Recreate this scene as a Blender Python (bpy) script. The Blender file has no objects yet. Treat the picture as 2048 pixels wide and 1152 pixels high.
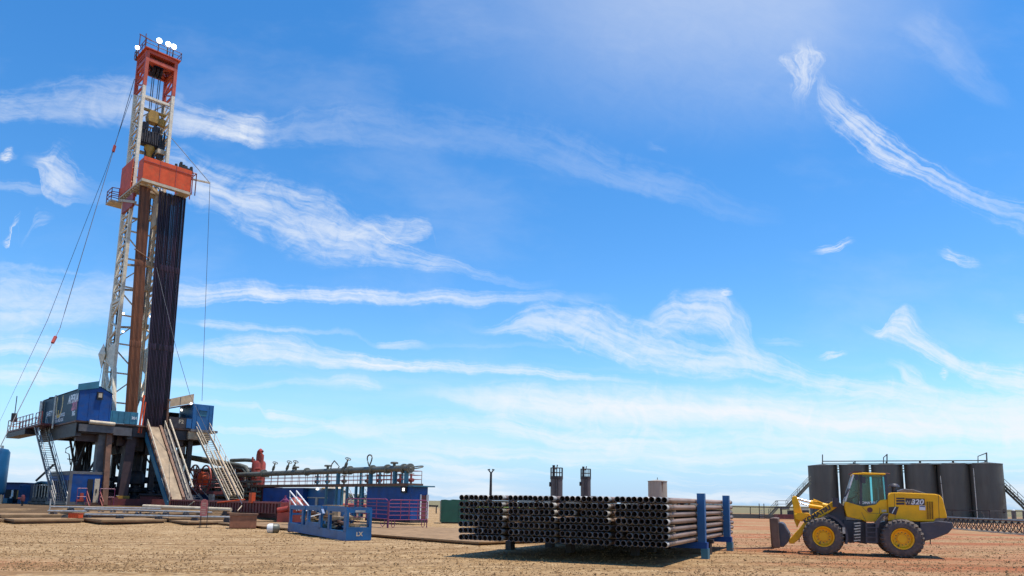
import bpy, bmesh, math, random
from mathutils import Vector, Matrix
random.seed(7)
sc = bpy.context.scene
COL = sc.collection
PI = math.pi
# ---------------------------------------------------------------- camera geometry (26 mm lens, top part of a 4:3 frame)
FPX, CX, CY, HC = 1460., 1024., 768., 1.9
TH, PH = math.atan(235.5/FPX), math.radians(.885)
_U = Vector((0, -math.sin(TH), math.cos(TH))); _F = Vector((0, math.cos(TH), math.sin(TH)))
def ray(px, py):
    x = (px-CX)/FPX; y = -(py-CY)/FPX
    xu = x*math.cos(PH)-y*math.sin(PH); yu = x*math.sin(PH)+y*math.cos(PH)
    d = Vector((1, 0, 0))*xu + _U*yu + _F
    return d/d.y
def at(px, py, Y):
    d = ray(px, py); return Vector((d.x*Y, Y, HC+d.z*Y))
def gnd(px, py, z=0.):
    d = ray(px, py); Y = (z-HC)/d.z; return Vector((d.x*Y, Y, z))
def X_at(px, py, Y): return ray(px, py).x*Y
SUN_DIR = Vector((.26, -.02, .95)).normalized()

# ---------------------------------------------------------------- object helpers
def link(o, parent=None):
    COL.objects.link(o)
    if parent is not None: o.parent = parent
    return o
def tag(o, label=None, cat=None, group=None, kind=None):
    if label: o['label'] = label
    if cat: o['category'] = cat
    if group: o['group'] = group
    if kind: o['kind'] = kind
    return o
def thing(name, label, cat, loc=(0, 0, 0), rz=0, group=None):
    o = bpy.data.objects.new(name, None); o.empty_display_size = .2
    o.location = loc; o.rotation_euler = (0, 0, rz)
    link(o); return tag(o, label, cat, group)
def kids(o): return [c for c in bpy.data.objects if c.parent == o]
def copy_tree(o, loc=None, rz=None, label=None, parent=None):
    c = o.copy(); link(c)
    if parent is not None: c.parent = parent
    if loc is not None: c.location = loc
    if rz is not None: c.rotation_euler = (0, 0, rz)
    if label: c['label'] = label
    for ch in list(o.children): copy_tree(ch, parent=c)
    return c

class M:
    def __init__(s): s.v = []; s.f = []
    def add(s, vs, fs):
        b = len(s.v); s.v += [tuple(v) for v in vs]; s.f += [tuple(i+b for i in f) for f in fs]; return s
    def bb(s, x0, x1, y0, y1, z0, z1):
        vs = [(x, y, z) for z in (z0, z1) for y in (y0, y1) for x in (x0, x1)]
        return s.add(vs, [(0, 2, 3, 1), (4, 5, 7, 6), (0, 1, 5, 4), (1, 3, 7, 5), (3, 2, 6, 7), (2, 0, 4, 6)])
    def frame(s, p, q):
        p = Vector(p); q = Vector(q); d = (q-p).normalized()
        up = Vector((0, 0, 1)) if abs(d.z) < .95 else Vector((1, 0, 0))
        a = d.cross(up).normalized(); b = a.cross(d).normalized(); return p, q, a, b
    def bar(s, p, q, w, h=None):
        h = h or w; p, q, a, b = s.frame(p, q); vs = []
        for e in (p, q):
            for sa, sb in ((-1, -1), (1, -1), (1, 1), (-1, 1)): vs.append(e+a*sa*w/2+b*sb*h/2)
        return s.add(vs, [(0, 3, 2, 1), (4, 5, 6, 7), (0, 1, 5, 4), (1, 2, 6, 5), (2, 3, 7, 6), (3, 0, 4, 7)])
    def tube(s, p, q, r, n=8, r2=None, caps=True):
        r2 = r if r2 is None else r2; p, q, a, b = s.frame(p, q); vs = []
        for e, rr in ((p, r), (q, r2)):
            for i in range(n):
                t = 2*PI*i/n; vs.append(e+a*math.cos(t)*rr+b*math.sin(t)*rr)
        fs = [(i, (i+1) % n, n+(i+1) % n, n+i) for i in range(n)]
        if caps: fs += [tuple(range(n))[::-1], tuple(range(n, 2*n))]
        return s.add(vs, fs)
    def path(s, pts, r, n=6):
        pts = [Vector(p) for p in pts]; rings = []
        for i, p in enumerate(pts):
            d = (pts[min(i+1, len(pts)-1)]-pts[max(i-1, 0)]).normalized()
            up = Vector((0, 0, 1)) if abs(d.z) < .9 else Vector((0, 1, 0))
            a = d.cross(up).normalized(); b = a.cross(d)
            rings.append([p+a*math.cos(2*PI*k/n)*r+b*math.sin(2*PI*k/n)*r for k in range(n)])
        vs = [v for g in rings for v in g]; fs = []
        for i in range(len(pts)-1):
            for k in range(n): fs.append((i*n+k, i*n+(k+1) % n, (i+1)*n+(k+1) % n, (i+1)*n+k))
        fs += [tuple(range(n))[::-1], tuple(range((len(pts)-1)*n, len(pts)*n))]
        return s.add(vs, fs)
    def prism(s, poly, fn, d0, d1):
        n = len(poly); vs = [fn(u, v, d0) for u, v in poly]+[fn(u, v, d1) for u, v in poly]
        return s.add(vs, [(i, (i+1) % n, n+(i+1) % n, n+i) for i in range(n)]+[tuple(range(n))[::-1], tuple(range(n, 2*n))])
    def xz(s, poly, y0, y1): return s.prism(poly, lambda u, v, d: (u, d, v), y0, y1)
    def xy(s, poly, z0, z1): return s.prism(poly, lambda u, v, d: (u, v, d), z0, z1)
    def yz(s, poly, x0, x1): return s.prism(poly, lambda u, v, d: (d, u, v), x0, x1)
    def lathe(s, prof, c=(0, 0, 0), ax='z', n=20, closed=False):
        c = Vector(c); vs = []
        for r, h in prof:
            for i in range(n):
                t = 2*PI*i/n; a, b = r*math.cos(t), r*math.sin(t)
                vs.append(c+Vector((a, b, h) if ax == 'z' else (a, h, b) if ax == 'y' else (h, a, b)))
        m = len(prof); fs = []
        for j in range(m if closed else m-1):
            k = (j+1) % m
            for i in range(n): fs.append((j*n+i, j*n+(i+1) % n, k*n+(i+1) % n, k*n+i))
        return s.add(vs, fs)
    def quad(s, *p): return s.add(p, [tuple(range(len(p)))])
    def obj(s, name, mat, parent=None, smooth=None, bevel=0, loc=None):
        me = bpy.data.meshes.new(name); me.from_pydata(s.v, [], s.f)
        bm = bmesh.new(); bm.from_mesh(me); bmesh.ops.recalc_face_normals(bm, faces=bm.faces); bm.to_mesh(me); bm.free()
        me.materials.append(mat)
        if smooth:
            me.polygons.foreach_set('use_smooth', [True]*len(me.polygons)); me.set_sharp_from_angle(angle=math.radians(smooth))
        o = bpy.data.objects.new(name, me); link(o, parent)
        if loc is not None: o.location = loc
        if bevel:
            b = o.modifiers.new('bevel', 'BEVEL'); b.width = bevel; b.segments = 2; b.limit_method = 'ANGLE'
        return o

def _objs(s, name, mat_, parent=None, smooth=None, bevel=0):
    par = list(range(len(s.v)))
    def fd(i):
        while par[i] != i: par[i] = par[par[i]]; i = par[i]
        return i
    for f in s.f:
        r = fd(f[0])
        for i in f[1:]: par[fd(i)] = r
    g = {}
    for f in s.f: g.setdefault(fd(f[0]), []).append(f)
    out = []
    for fs in g.values():
        ids = sorted({i for f in fs for i in f}); mp = {k: j for j, k in enumerate(ids)}; m = M(); m.v = [s.v[i] for i in ids]; m.f = [tuple(mp[i] for i in f) for f in fs]
        out.append(m.obj(name, mat_, parent, smooth, bevel))
    return out
M.objs = _objs
def text(body, mat, parent, size, mat4, bold=0., shear=0., name='lettering', ext=.004, xs=1.):
    cu = bpy.data.curves.new(name, 'FONT'); cu.body = body; cu.size = size; cu.offset = bold; cu.shear = shear
    cu.extrude = ext; cu.align_x = 'CENTER'; cu.align_y = 'CENTER'; cu.materials.append(mat)
    cu.space_character = 1.0
    tmp = bpy.data.objects.new(name, cu); COL.objects.link(tmp); dg = bpy.context.evaluated_depsgraph_get(); dg.update()
    me = bpy.data.meshes.new_from_object(tmp.evaluated_get(dg)); bpy.data.objects.remove(tmp); bpy.data.curves.remove(cu)
    if not me.materials: me.materials.append(mat)
    o = bpy.data.objects.new(name, me); link(o, parent); o.matrix_local = mat4 @ Matrix.Diagonal((xs, 1, 1, 1)); return o
def basis(loc, ux, uy):
    ux = Vector(ux).normalized(); uy = Vector(uy).normalized(); uz = ux.cross(uy)
    m = Matrix((ux, uy, uz)).transposed().to_4x4(); m.translation = Vector(loc); return m

# ---------------------------------------------------------------- materials
def _n(nt, t, **kw):
    n = nt.nodes.new(t)
    for k, v in kw.items():
        if k in n.inputs.keys() if hasattr(n.inputs, 'keys') else False: n.inputs[k].default_value = v
        else: setattr(n, k, v)
    return n
def mat(name, col, rough=.5, metal=0., var=.15, rand=0.,  scale=3., dirt=0., dirtcol=(.23, .15, .085), bump=0., bscale=40., spec=.5, stretch=(1, 1, 1)):
    m = bpy.data.materials.new(name); m.use_nodes = True; nt = m.node_tree; L = nt.links
    b = nt.nodes['Principled BSDF']; b.inputs['Roughness'].default_value = rough; b.inputs['Metallic'].default_value = metal
    b.inputs['Specular IOR Level'].default_value = spec
    tc = nt.nodes.new('ShaderNodeTexCoord'); mp = nt.nodes.new('ShaderNodeMapping'); mp.inputs['Scale'].default_value = stretch
    L.new(tc.outputs['Object'], mp.inputs['Vector'])
    n1 = nt.nodes.new('ShaderNodeTexNoise'); n1.inputs['Scale'].default_value = scale; n1.inputs['Detail'].default_value = 5
    L.new(mp.outputs[0], n1.inputs['Vector'])
    mr = nt.nodes.new('ShaderNodeMapRange'); mr.inputs[1].default_value = .3; mr.inputs[2].default_value = .7
    mr.inputs[3].default_value = 1-var; mr.inputs[4].default_value = 1+var; L.new(n1.outputs[0], mr.inputs[0])
    mul = nt.nodes.new('ShaderNodeVectorMath'); mul.operation = 'SCALE'; mul.inputs[0].default_value = col[:3]
    L.new(mr.outputs[0], mul.inputs['Scale']); out = mul.outputs[0]
    if dirt > 0:
        n2 = nt.nodes.new('ShaderNodeTexNoise'); n2.inputs['Scale'].default_value = scale*1.7; n2.inputs['Detail'].default_value = 7
        n2.inputs['Roughness'].default_value = .65; L.new(mp.outputs[0], n2.inputs['Vector'])
        r2 = nt.nodes.new('ShaderNodeMapRange'); r2.inputs[1].default_value = .5; r2.inputs[2].default_value = .72
        r2.inputs[4].default_value = dirt; L.new(n2.outputs[0], r2.inputs[0])
        mx = nt.nodes.new('ShaderNodeMix'); mx.data_type = 'RGBA'; L.new(r2.outputs[0], mx.inputs[0])
        L.new(out, mx.inputs[6]); mx.inputs[7].default_value = (*dirtcol, 1); out = mx.outputs[2]
        rr = nt.nodes.new('ShaderNodeMapRange'); rr.inputs[3].default_value = rough; rr.inputs[4].default_value = min(1, rough+.3)
        L.new(r2.outputs[0], rr.inputs[0]); L.new(rr.outputs[0], b.inputs['Roughness'])
    if rand:
        oi = nt.nodes.new('ShaderNodeObjectInfo'); r3 = nt.nodes.new('ShaderNodeMapRange'); r3.inputs[3].default_value = 1-rand; r3.inputs[4].default_value = 1+rand
        L.new(oi.outputs['Random'], r3.inputs[0]); sc3 = nt.nodes.new('ShaderNodeVectorMath'); sc3.operation = 'SCALE'; L.new(out, sc3.inputs[0]); L.new(r3.outputs[0], sc3.inputs['Scale']); out = sc3.outputs[0]
    L.new(out, b.inputs['Base Color'])
    if bump:
        n3 = nt.nodes.new('ShaderNodeTexNoise'); n3.inputs['Scale'].default_value = bscale; n3.inputs['Detail'].default_value = 4
        L.new(mp.outputs[0], n3.inputs['Vector'])
        bp = nt.nodes.new('ShaderNodeBump'); bp.inputs['Strength'].default_value = bump; bp.inputs['Distance'].default_value = .02
        L.new(n3.outputs[0], bp.inputs['Height']); L.new(bp.outputs[0], b.inputs['Normal'])
    return m
def glow(name, col, strength):
    m = bpy.data.materials.new(name); m.use_nodes = True; b = m.node_tree.nodes['Principled BSDF']
    b.inputs['Base Color'].default_value = (.8, .8, .75, 1); b.inputs['Emission Color'].default_value = (*col, 1); b.inputs['Emission Strength'].default_value = strength
    return m

# ---------------------------------------------------------------- world: sky and cirrus
def ztable(): pass
def build_world():
    w = bpy.data.worlds.new('World'); sc.world = w; w.use_nodes = True; nt = w.node_tree; nt.nodes.clear(); L = nt.links
    N = nt.nodes.new
    def math_(op, a, b=None, c=None, clamp=False):
        n = N('ShaderNodeMath'); n.operation = op; n.use_clamp = clamp
        for i, x in enumerate((a, b, c)):
            if x is None: continue
            if isinstance(x, (int, float)): n.inputs[i].default_value = x
            else: L.new(x, n.inputs[i])
        return n.outputs[0]
    def rng(x, a, b, c=0., d=1., smooth=True):
        n = N('ShaderNodeMapRange'); n.interpolation_type = 'SMOOTHSTEP' if smooth else 'LINEAR'; n.clamp = True
        L.new(x, n.inputs[0])
        for i, k in enumerate((a, b, c, d)): n.inputs[1+i].default_value = k
        return n.outputs[0]
    sky = N('ShaderNodeTexSky'); sky.sky_type = 'NISHITA'; sky.sun_disc = False
    sky.sun_elevation = math.asin(SUN_DIR.z); sky.sun_rotation = math.atan2(SUN_DIR.x, SUN_DIR.y)
    sky.altitude = 600; sky.air_density = 1.0; sky.dust_density = SKY['dust']; sky.ozone_density = SKY['ozone']
    hs = N('ShaderNodeHueSaturation'); hs.inputs['Hue'].default_value = SKY['hue']; hs.inputs['Saturation'].default_value = SKY['sat']; hs.inputs['Value'].default_value = 1
    L.new(sky.outputs[0], hs.inputs['Color'])
    bg = N('ShaderNodeBackground'); bg.inputs['Strength'].default_value = SKY['str']; L.new(hs.outputs[0], bg.inputs['Color'])
    cb = N('ShaderNodeBackground'); cb.inputs['Color'].default_value = (.90, .945, 1, 1); cb.inputs['Strength'].default_value = SKY['cloud']
    tc = N('ShaderNodeTexCoord'); sep = N('ShaderNodeSeparateXYZ'); L.new(tc.outputs['Generated'], sep.inputs[0])
    ys = math_('MAXIMUM', sep.outputs[1], .05)
    u0 = math_('DIVIDE', sep.outputs[0], ys); v0 = math_('DIVIDE', sep.outputs[2], ys)
    front = rng(sep.outputs[1], .05, .3)
    cm = N('ShaderNodeCombineXYZ'); L.new(u0, cm.inputs[0]); L.new(v0, cm.inputs[1])
    def noise(vec, scale, det, rough=.55, dist=0., dim='2D'):
        n = N('ShaderNodeTexNoise'); n.noise_dimensions = dim; L.new(vec, n.inputs['Vector'])
        n.inputs['Scale'].default_value = scale; n.inputs['Detail'].default_value = det; n.inputs['Roughness'].default_value = rough; n.inputs['Distortion'].default_value = dist
        return n
    wn = noise(cm.outputs[0], 9, 5, .6); ws = N('ShaderNodeSeparateColor'); L.new(wn.outputs['Color'], ws.inputs[0])
    wa = SKY['warp']
    u = math_('MULTIPLY_ADD', math_('SUBTRACT', ws.outputs[0], .5), wa, u0)
    v = math_('MULTIPLY_ADD', math_('SUBTRACT', ws.outputs[1], .5), wa*.8, v0)
    fv0 = N('ShaderNodeCombineXYZ'); L.new(math_('MULTIPLY_ADD', v, 22, math_('MULTIPLY', u, 26)), fv0.inputs[0]); L.new(math_('MULTIPLY_ADD', u, 40, math_('MULTIPLY', v, 95)), fv0.inputs[1])
    fine = noise(fv0.outputs[0], 1., 6, .7, .5).outputs[0]
    iso = noise(cm.outputs[0], 24., 8, .66, .8).outputs[0]
    acc = None
    def screen(acc, d):
        if acc is None: return d
        return math_('MULTIPLY_ADD', d, math_('SUBTRACT', 1., acc), acc)
    for si, S in enumerate(STROKES):
        ang = math.radians(S.get('rot', 0)); ca, sa = math.cos(ang), math.sin(ang)
        if S.get('rot'):
            s_ = math_('MULTIPLY_ADD', v, sa, math_('MULTIPLY', u, ca)); t_ = math_('MULTIPLY_ADD', v, ca, math_('MULTIPLY', u, -sa))
        else: s_, t_ = u, v
        P = []
        for px, py, hw, de in S['p']:
            r = ray(px, py); uu, vv = r.x, r.z; P.append((uu*ca+vv*sa, -uu*sa+vv*ca, hw/FPX, de))
        P.sort(key=lambda q: q[0])
        s0, s1 = P[0][0]-.02, P[-1][0]+.02; tmin = min(p[1] for p in P); tmax = max(p[1] for p in P)+.001; wmax = max(p[2] for p in P)
        x = math_('DIVIDE', math_('SUBTRACT', s_, s0), s1-s0)
        cc = N('ShaderNodeCombineColor')
        for i in range(3): L.new(x, cc.inputs[i])
        rc = N('ShaderNodeRGBCurve'); L.new(cc.outputs[0], rc.inputs['Color']); cmp_ = rc.mapping; cmp_.extend = 'HORIZONTAL'
        for ci, fn in ((0, lambda p: (p[1]-tmin)/(tmax-tmin)), (1, lambda p: p[2]/wmax), (2, lambda p: p[3])):
            c = cmp_.curves[ci]; xs = [((p[0]-s0)/(s1-s0), fn(p)) for p in P]
            if ci == 2: xs = [(0., 0.)]+xs+[(1., 0.)]
            else: xs = [(0., xs[0][1])]+xs+[(1., xs[-1][1])]
            c.points[0].location = xs[0]; c.points[1].location = xs[-1]
            for q in xs[1:-1]: c.points.new(*q)
            for q in c.points: q.handle_type = 'AUTO_CLAMPED'
        cmp_.update()
        so = N('ShaderNodeSeparateColor'); L.new(rc.outputs[0], so.inputs[0])
        ctr = math_('MULTIPLY_ADD', so.outputs[0], tmax-tmin, tmin); wid = math_('MULTIPLY', so.outputs[1], wmax)
        n = math_('DIVIDE', math_('SUBTRACT', t_, ctr), math_('MAXIMUM', wid, .0005))
        n2 = math_('MAXIMUM', n, math_('MULTIPLY', n, -S.get('lo', 1.6)))
        g = rng(n2, 0, S.get('soft', 2.6), 1, 0)
        fv = N('ShaderNodeCombineXYZ')
        L.new(math_('MULTIPLY_ADD', n, S.get('sh', -.5), math_('MULTIPLY', s_, S.get('fs', 13)*.8)), fv.inputs[0])
        L.new(math_('MULTIPLY_ADD', n, S.get('fn', 1.7), si*7.3), fv.inputs[1])
        fb = noise(fv.outputs[0], 1., 6, .62, .3).outputs[0]
        e = math_('MULTIPLY_ADD', math_('SUBTRACT', fb, .53), S.get('er', 1.5)*1.05, g)
        e = math_('MULTIPLY_ADD', math_('SUBTRACT', fine, .5), .5*S.get('i', 1.), e)
        e = math_('MULTIPLY_ADD', math_('SUBTRACT', iso, .5), 1.1*S.get('i', 1.), e)
        d = math_('MULTIPLY', math_('MULTIPLY', rng(e, -.15, 1.55), rng(g, 0, .3)), so.outputs[2])
        acc = screen(acc, math_('MULTIPLY', d, S.get('k', .93)))
    # banded veil low over the horizon, thin veil everywhere
    for (fu, fv_, a, b, k, v0_, v1_, v2_, v3_) in ((2.2, 30, .44, .72, .42, -.02, .0, .05, .11), (5, 70, .43, .68, .5, -.02, .0, .045, .085), (2.2, 34, .47, .75, .1, .06, .1, .16, .24), (2.5, 6, .45, .85, .14, .05, .2, .9, 1.4)):
        c2 = N('ShaderNodeCombineXYZ'); L.new(math_('MULTIPLY', u, fu), c2.inputs[0]); L.new(math_('MULTIPLY_ADD', v, fv_, math_('MULTIPLY', u, fv_*.06)), c2.inputs[1])
        nb = noise(c2.outputs[0], 1, 6, .6).outputs[0]
        m_ = math_('MULTIPLY', rng(v0, v0_, v1_), rng(v0, v2_, v3_, 1, 0))
        acc = screen(acc, math_('MULTIPLY', math_('MULTIPLY', rng(nb, a, b), m_), k))
    acc = math_('MULTIPLY', acc, front)
    hb = N('ShaderNodeBackground'); hb.inputs['Color'].default_value = (.19, .385, .66, 1); hb.inputs['Strength'].default_value = 1.
    mh = N('ShaderNodeMixShader'); L.new(rng(v0, -.02, SKY['hzh'], SKY['hz'], 0), mh.inputs[0]); L.new(bg.outputs[0], mh.inputs[1]); L.new(hb.outputs[0], mh.inputs[2])
    mx = N('ShaderNodeMixShader'); L.new(acc, mx.inputs[0]); L.new(mh.outputs[0], mx.inputs[1]); L.new(cb.outputs[0], mx.inputs[2])
    out = N('ShaderNodeOutputWorld'); L.new(mx.outputs[0], out.inputs[0])
    w.cycles.sampling_method = 'MANUAL'; w.cycles.sample_map_resolution = 512

SKY = dict(str=.15, sat=1.34, hue=.5, dust=.3, ozone=2.2, cloud=.70, warp=.036, hz=.84, hzh=.21)
STROKES = [
 dict(p=[(0,225,30,.45),(100,222,38,.45),(200,222,48,.5),(300,238,45,.55),(400,256,32,.8),(470,268,27,.95),(512,276,30,.95),(535,276,24,.45),(600,268,36,.26),(760,270,42,.17),(900,280,42,.12),(1050,300,46,.15),(1150,330,40,.17),(1280,370,32,.2),(1400,400,32,.13),(1540,440,20,.03)], lo=2.4, sh=.5),
 dict(p=[(72,325,12,.2),(95,338,36,.75),(120,355,40,.75),(150,372,24,.5),(215,392,16,.1),(300,360,20,.1),(345,350,34,.45),(385,368,34,.65),(430,378,34,.75),(480,405,38,.75),(560,430,48,.75),(640,458,46,.72),(720,490,34,.7),(800,516,18,.55),(900,536,10,.42),(1000,555,8,.2),(1090,570,6,.05)], lo=1.2, sh=-.6, er=1.9, i=1.25),
 dict(p=[(690,480,10,.2),(740,470,22,.6),(800,473,24,.65),(850,467,18,.65),(874,464,8,.1),(880,640,5,0),(985,658,8,.3),(1060,650,22,.65),(1130,655,30,.7),(1200,670,34,.75),(1260,697,36,.78),(1330,712,35,.72),(1420,725,30,.7),(1520,735,22,.68),(1600,755,17,.62),(1700,775,14,.6),(1820,800,18,.45),(2048,830,25,.5)], lo=1.6, sh=.7, er=1.9, i=1.25),
 dict(p=[(0,600,42,.62),(60,602,42,.62),(150,606,36,.5),(250,602,30,.45),(360,592,21,.78),(450,588,15,.9),(600,592,12,.9),(760,598,12,.85),(900,600,11,.7),(1050,596,10,.45),(1210,602,10,.05)], fs=7, sh=.3),
 dict(p=[(0,650,26,.4),(100,640,20,.3),(230,640,12,.15),(390,646,6,.1),(410,650,8,.6),(450,654,8,.6),(550,661,5,.45),(700,665,4,.2),(745,687,4,.1),(770,688,6,.6),(830,687,6,.5),(880,692,4,.1),(1285,655,10,.1),(1320,645,26,.6),(1375,628,30,.8),(1425,632,32,.8),(1460,662,38,.65),(1505,700,24,.5),(1545,728,10,.1)], sh=.8),
 dict(p=[(0,694,15,.75),(100,700,15,.75),(200,702,11,.5),(350,709,9,.5),(430,706,16,.8),(490,705,22,.92),(560,708,22,.9),(650,718,16,.9),(750,730,11,.95),(900,738,9,.85),(1050,745,8,.75),(1200,758,6,.5),(1320,766,5,.08)], fs=7, sh=.4),
 dict(p=[(0,752,16,.75),(60,756,18,.75),(130,763,12,.5),(250,768,8,.25),(360,770,6,.4),(500,772,5,.3),(650,766,8,.4),(720,770,11,.65),(780,778,5,.1)], fs=10),
 dict(p=[(1622,135,8,.05),(1645,190,14,.4),(1700,243,22,.7),(1740,280,23,.78),(1800,322,19,.72),(1870,360,15,.58),(1930,390,17,.5),(2000,420,20,.36),(2060,442,22,.3)], sh=-.9, rot=-40, lo=1.2, er=2.3, soft=3.0, i=1.3),
 dict(p=[(1612,98,14,.5),(1603,115,26,.9),(1602,138,18,.8),(1601,165,12,.7),(1594,205,7,.1)], rot=-90, lo=1.1, fs=26, er=2.3, soft=3, i=1.3, k=.8),
 dict(p=[(1750,666,6,.3),(1775,662,14,.8),(1800,655,26,.8),(1825,678,22,.8),(1860,705,18,.85),(1910,728,14,.88),(1960,745,17,.82),(2060,775,22,.78)], rot=-25, lo=1.3, sh=-.8, er=1.9, i=1.2),
 dict(p=[(1797,742,8,.4),(1815,758,16,.75),(1838,775,9,.5),(1870,790,6,.1)], rot=-35, fs=25),
 dict(p=[(830,790,10,.1),(950,800,22,.7),(1100,812,34,.95),(1250,826,38,1.),(1400,830,37,.97),(1500,832,36,.97),(1650,846,28,.97),(1800,856,24,.97),(1950,860,24,.92),(2060,864,28,.97)], fs=7, lo=1.3, sh=.6, er=.7, i=.7, soft=2.2, k=1.15),
 dict(p=[(1500,800,12,.1),(1650,808,26,.6),(1800,815,28,.7),(2060,830,32,.75)], fs=9, i=.8),
 dict(p=[(420,805,4,.3),(505,809,5,.4),(520,826,4,.3),(540,834,7,.8),(600,838,6,.5),(650,855,7,.5),(700,860,14,.45),(950,852,15,.55),(1050,865,18,.75),(1200,885,18,.75),(1350,893,13,.6),(1450,885,12,.5),(1580,880,13,.55),(1700,892,14,.6),(1850,905,12,.5),(2060,905,12,.4)], fs=9, er=1.5, k=1.),
 dict(p=[(440,860,6,.3),(560,862,9,.7),(640,858,6,.3),(800,890,10,.4),(1000,910,12,.5),(1250,915,14,.6),(1500,915,14,.6),(1700,910,12,.5)], fs=12, er=1.7),
 dict(p=[(650,-60,300,0),(900,-60,330,.14),(1120,-60,370,.42),(1320,-70,400,.68),(1520,-60,380,.7),(1720,-50,330,.42),(1900,-40,260,.14),(2060,0,160,.0)], fs=2, fn=.5, er=.08, soft=1.15, k=.8, i=.15, lo=.8),
 dict(p=[(1780,20,40,0),(1850,70,40,.2),(1920,140,32,.17),(1980,195,22,.1),(2030,230,14,0)], rot=-48, er=.8, i=.8),
 dict(p=[(-2,488,4,0),(17,486,10,.9),(38,492,6,0),(45,430,8,0),(80,432,12,.25),(112,436,8,0),(1610,505,4,0),(1640,501,8,.6),(1675,497,8,.7),(1712,486,6,0),(1872,510,6,0),(1898,517,10,.6),(1928,529,10,.6),(1972,534,5,0)], fs=40, er=2.6, i=1.7),
 dict(p=[(-5,316,6,0),(16,316,13,.9),(38,322,5,0),(1440,586,4,0),(1451,586,6,.9),(1462,586,4,0),(1640,712,4,0),(1667,710,6,.75),(1698,706,4,0),(1868,750,4,0),(1883,750,9,.9),(1895,748,5,0),(2020,632,8,0),(2050,636,10,.5)], fs=50, er=2.6, i=1.7),
 dict(p=[(1285,294,10,0),(1320,300,5,.12),(1345,308,6,0),(1500,680,8,0),(1560,682,8,.22),(1640,688,6,0)], fs=20, er=2.2, i=1.5),
 dict(p=[(0,376,8,.3),(60,378,10,.35),(130,380,6,0)], fs=12),
]
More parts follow.
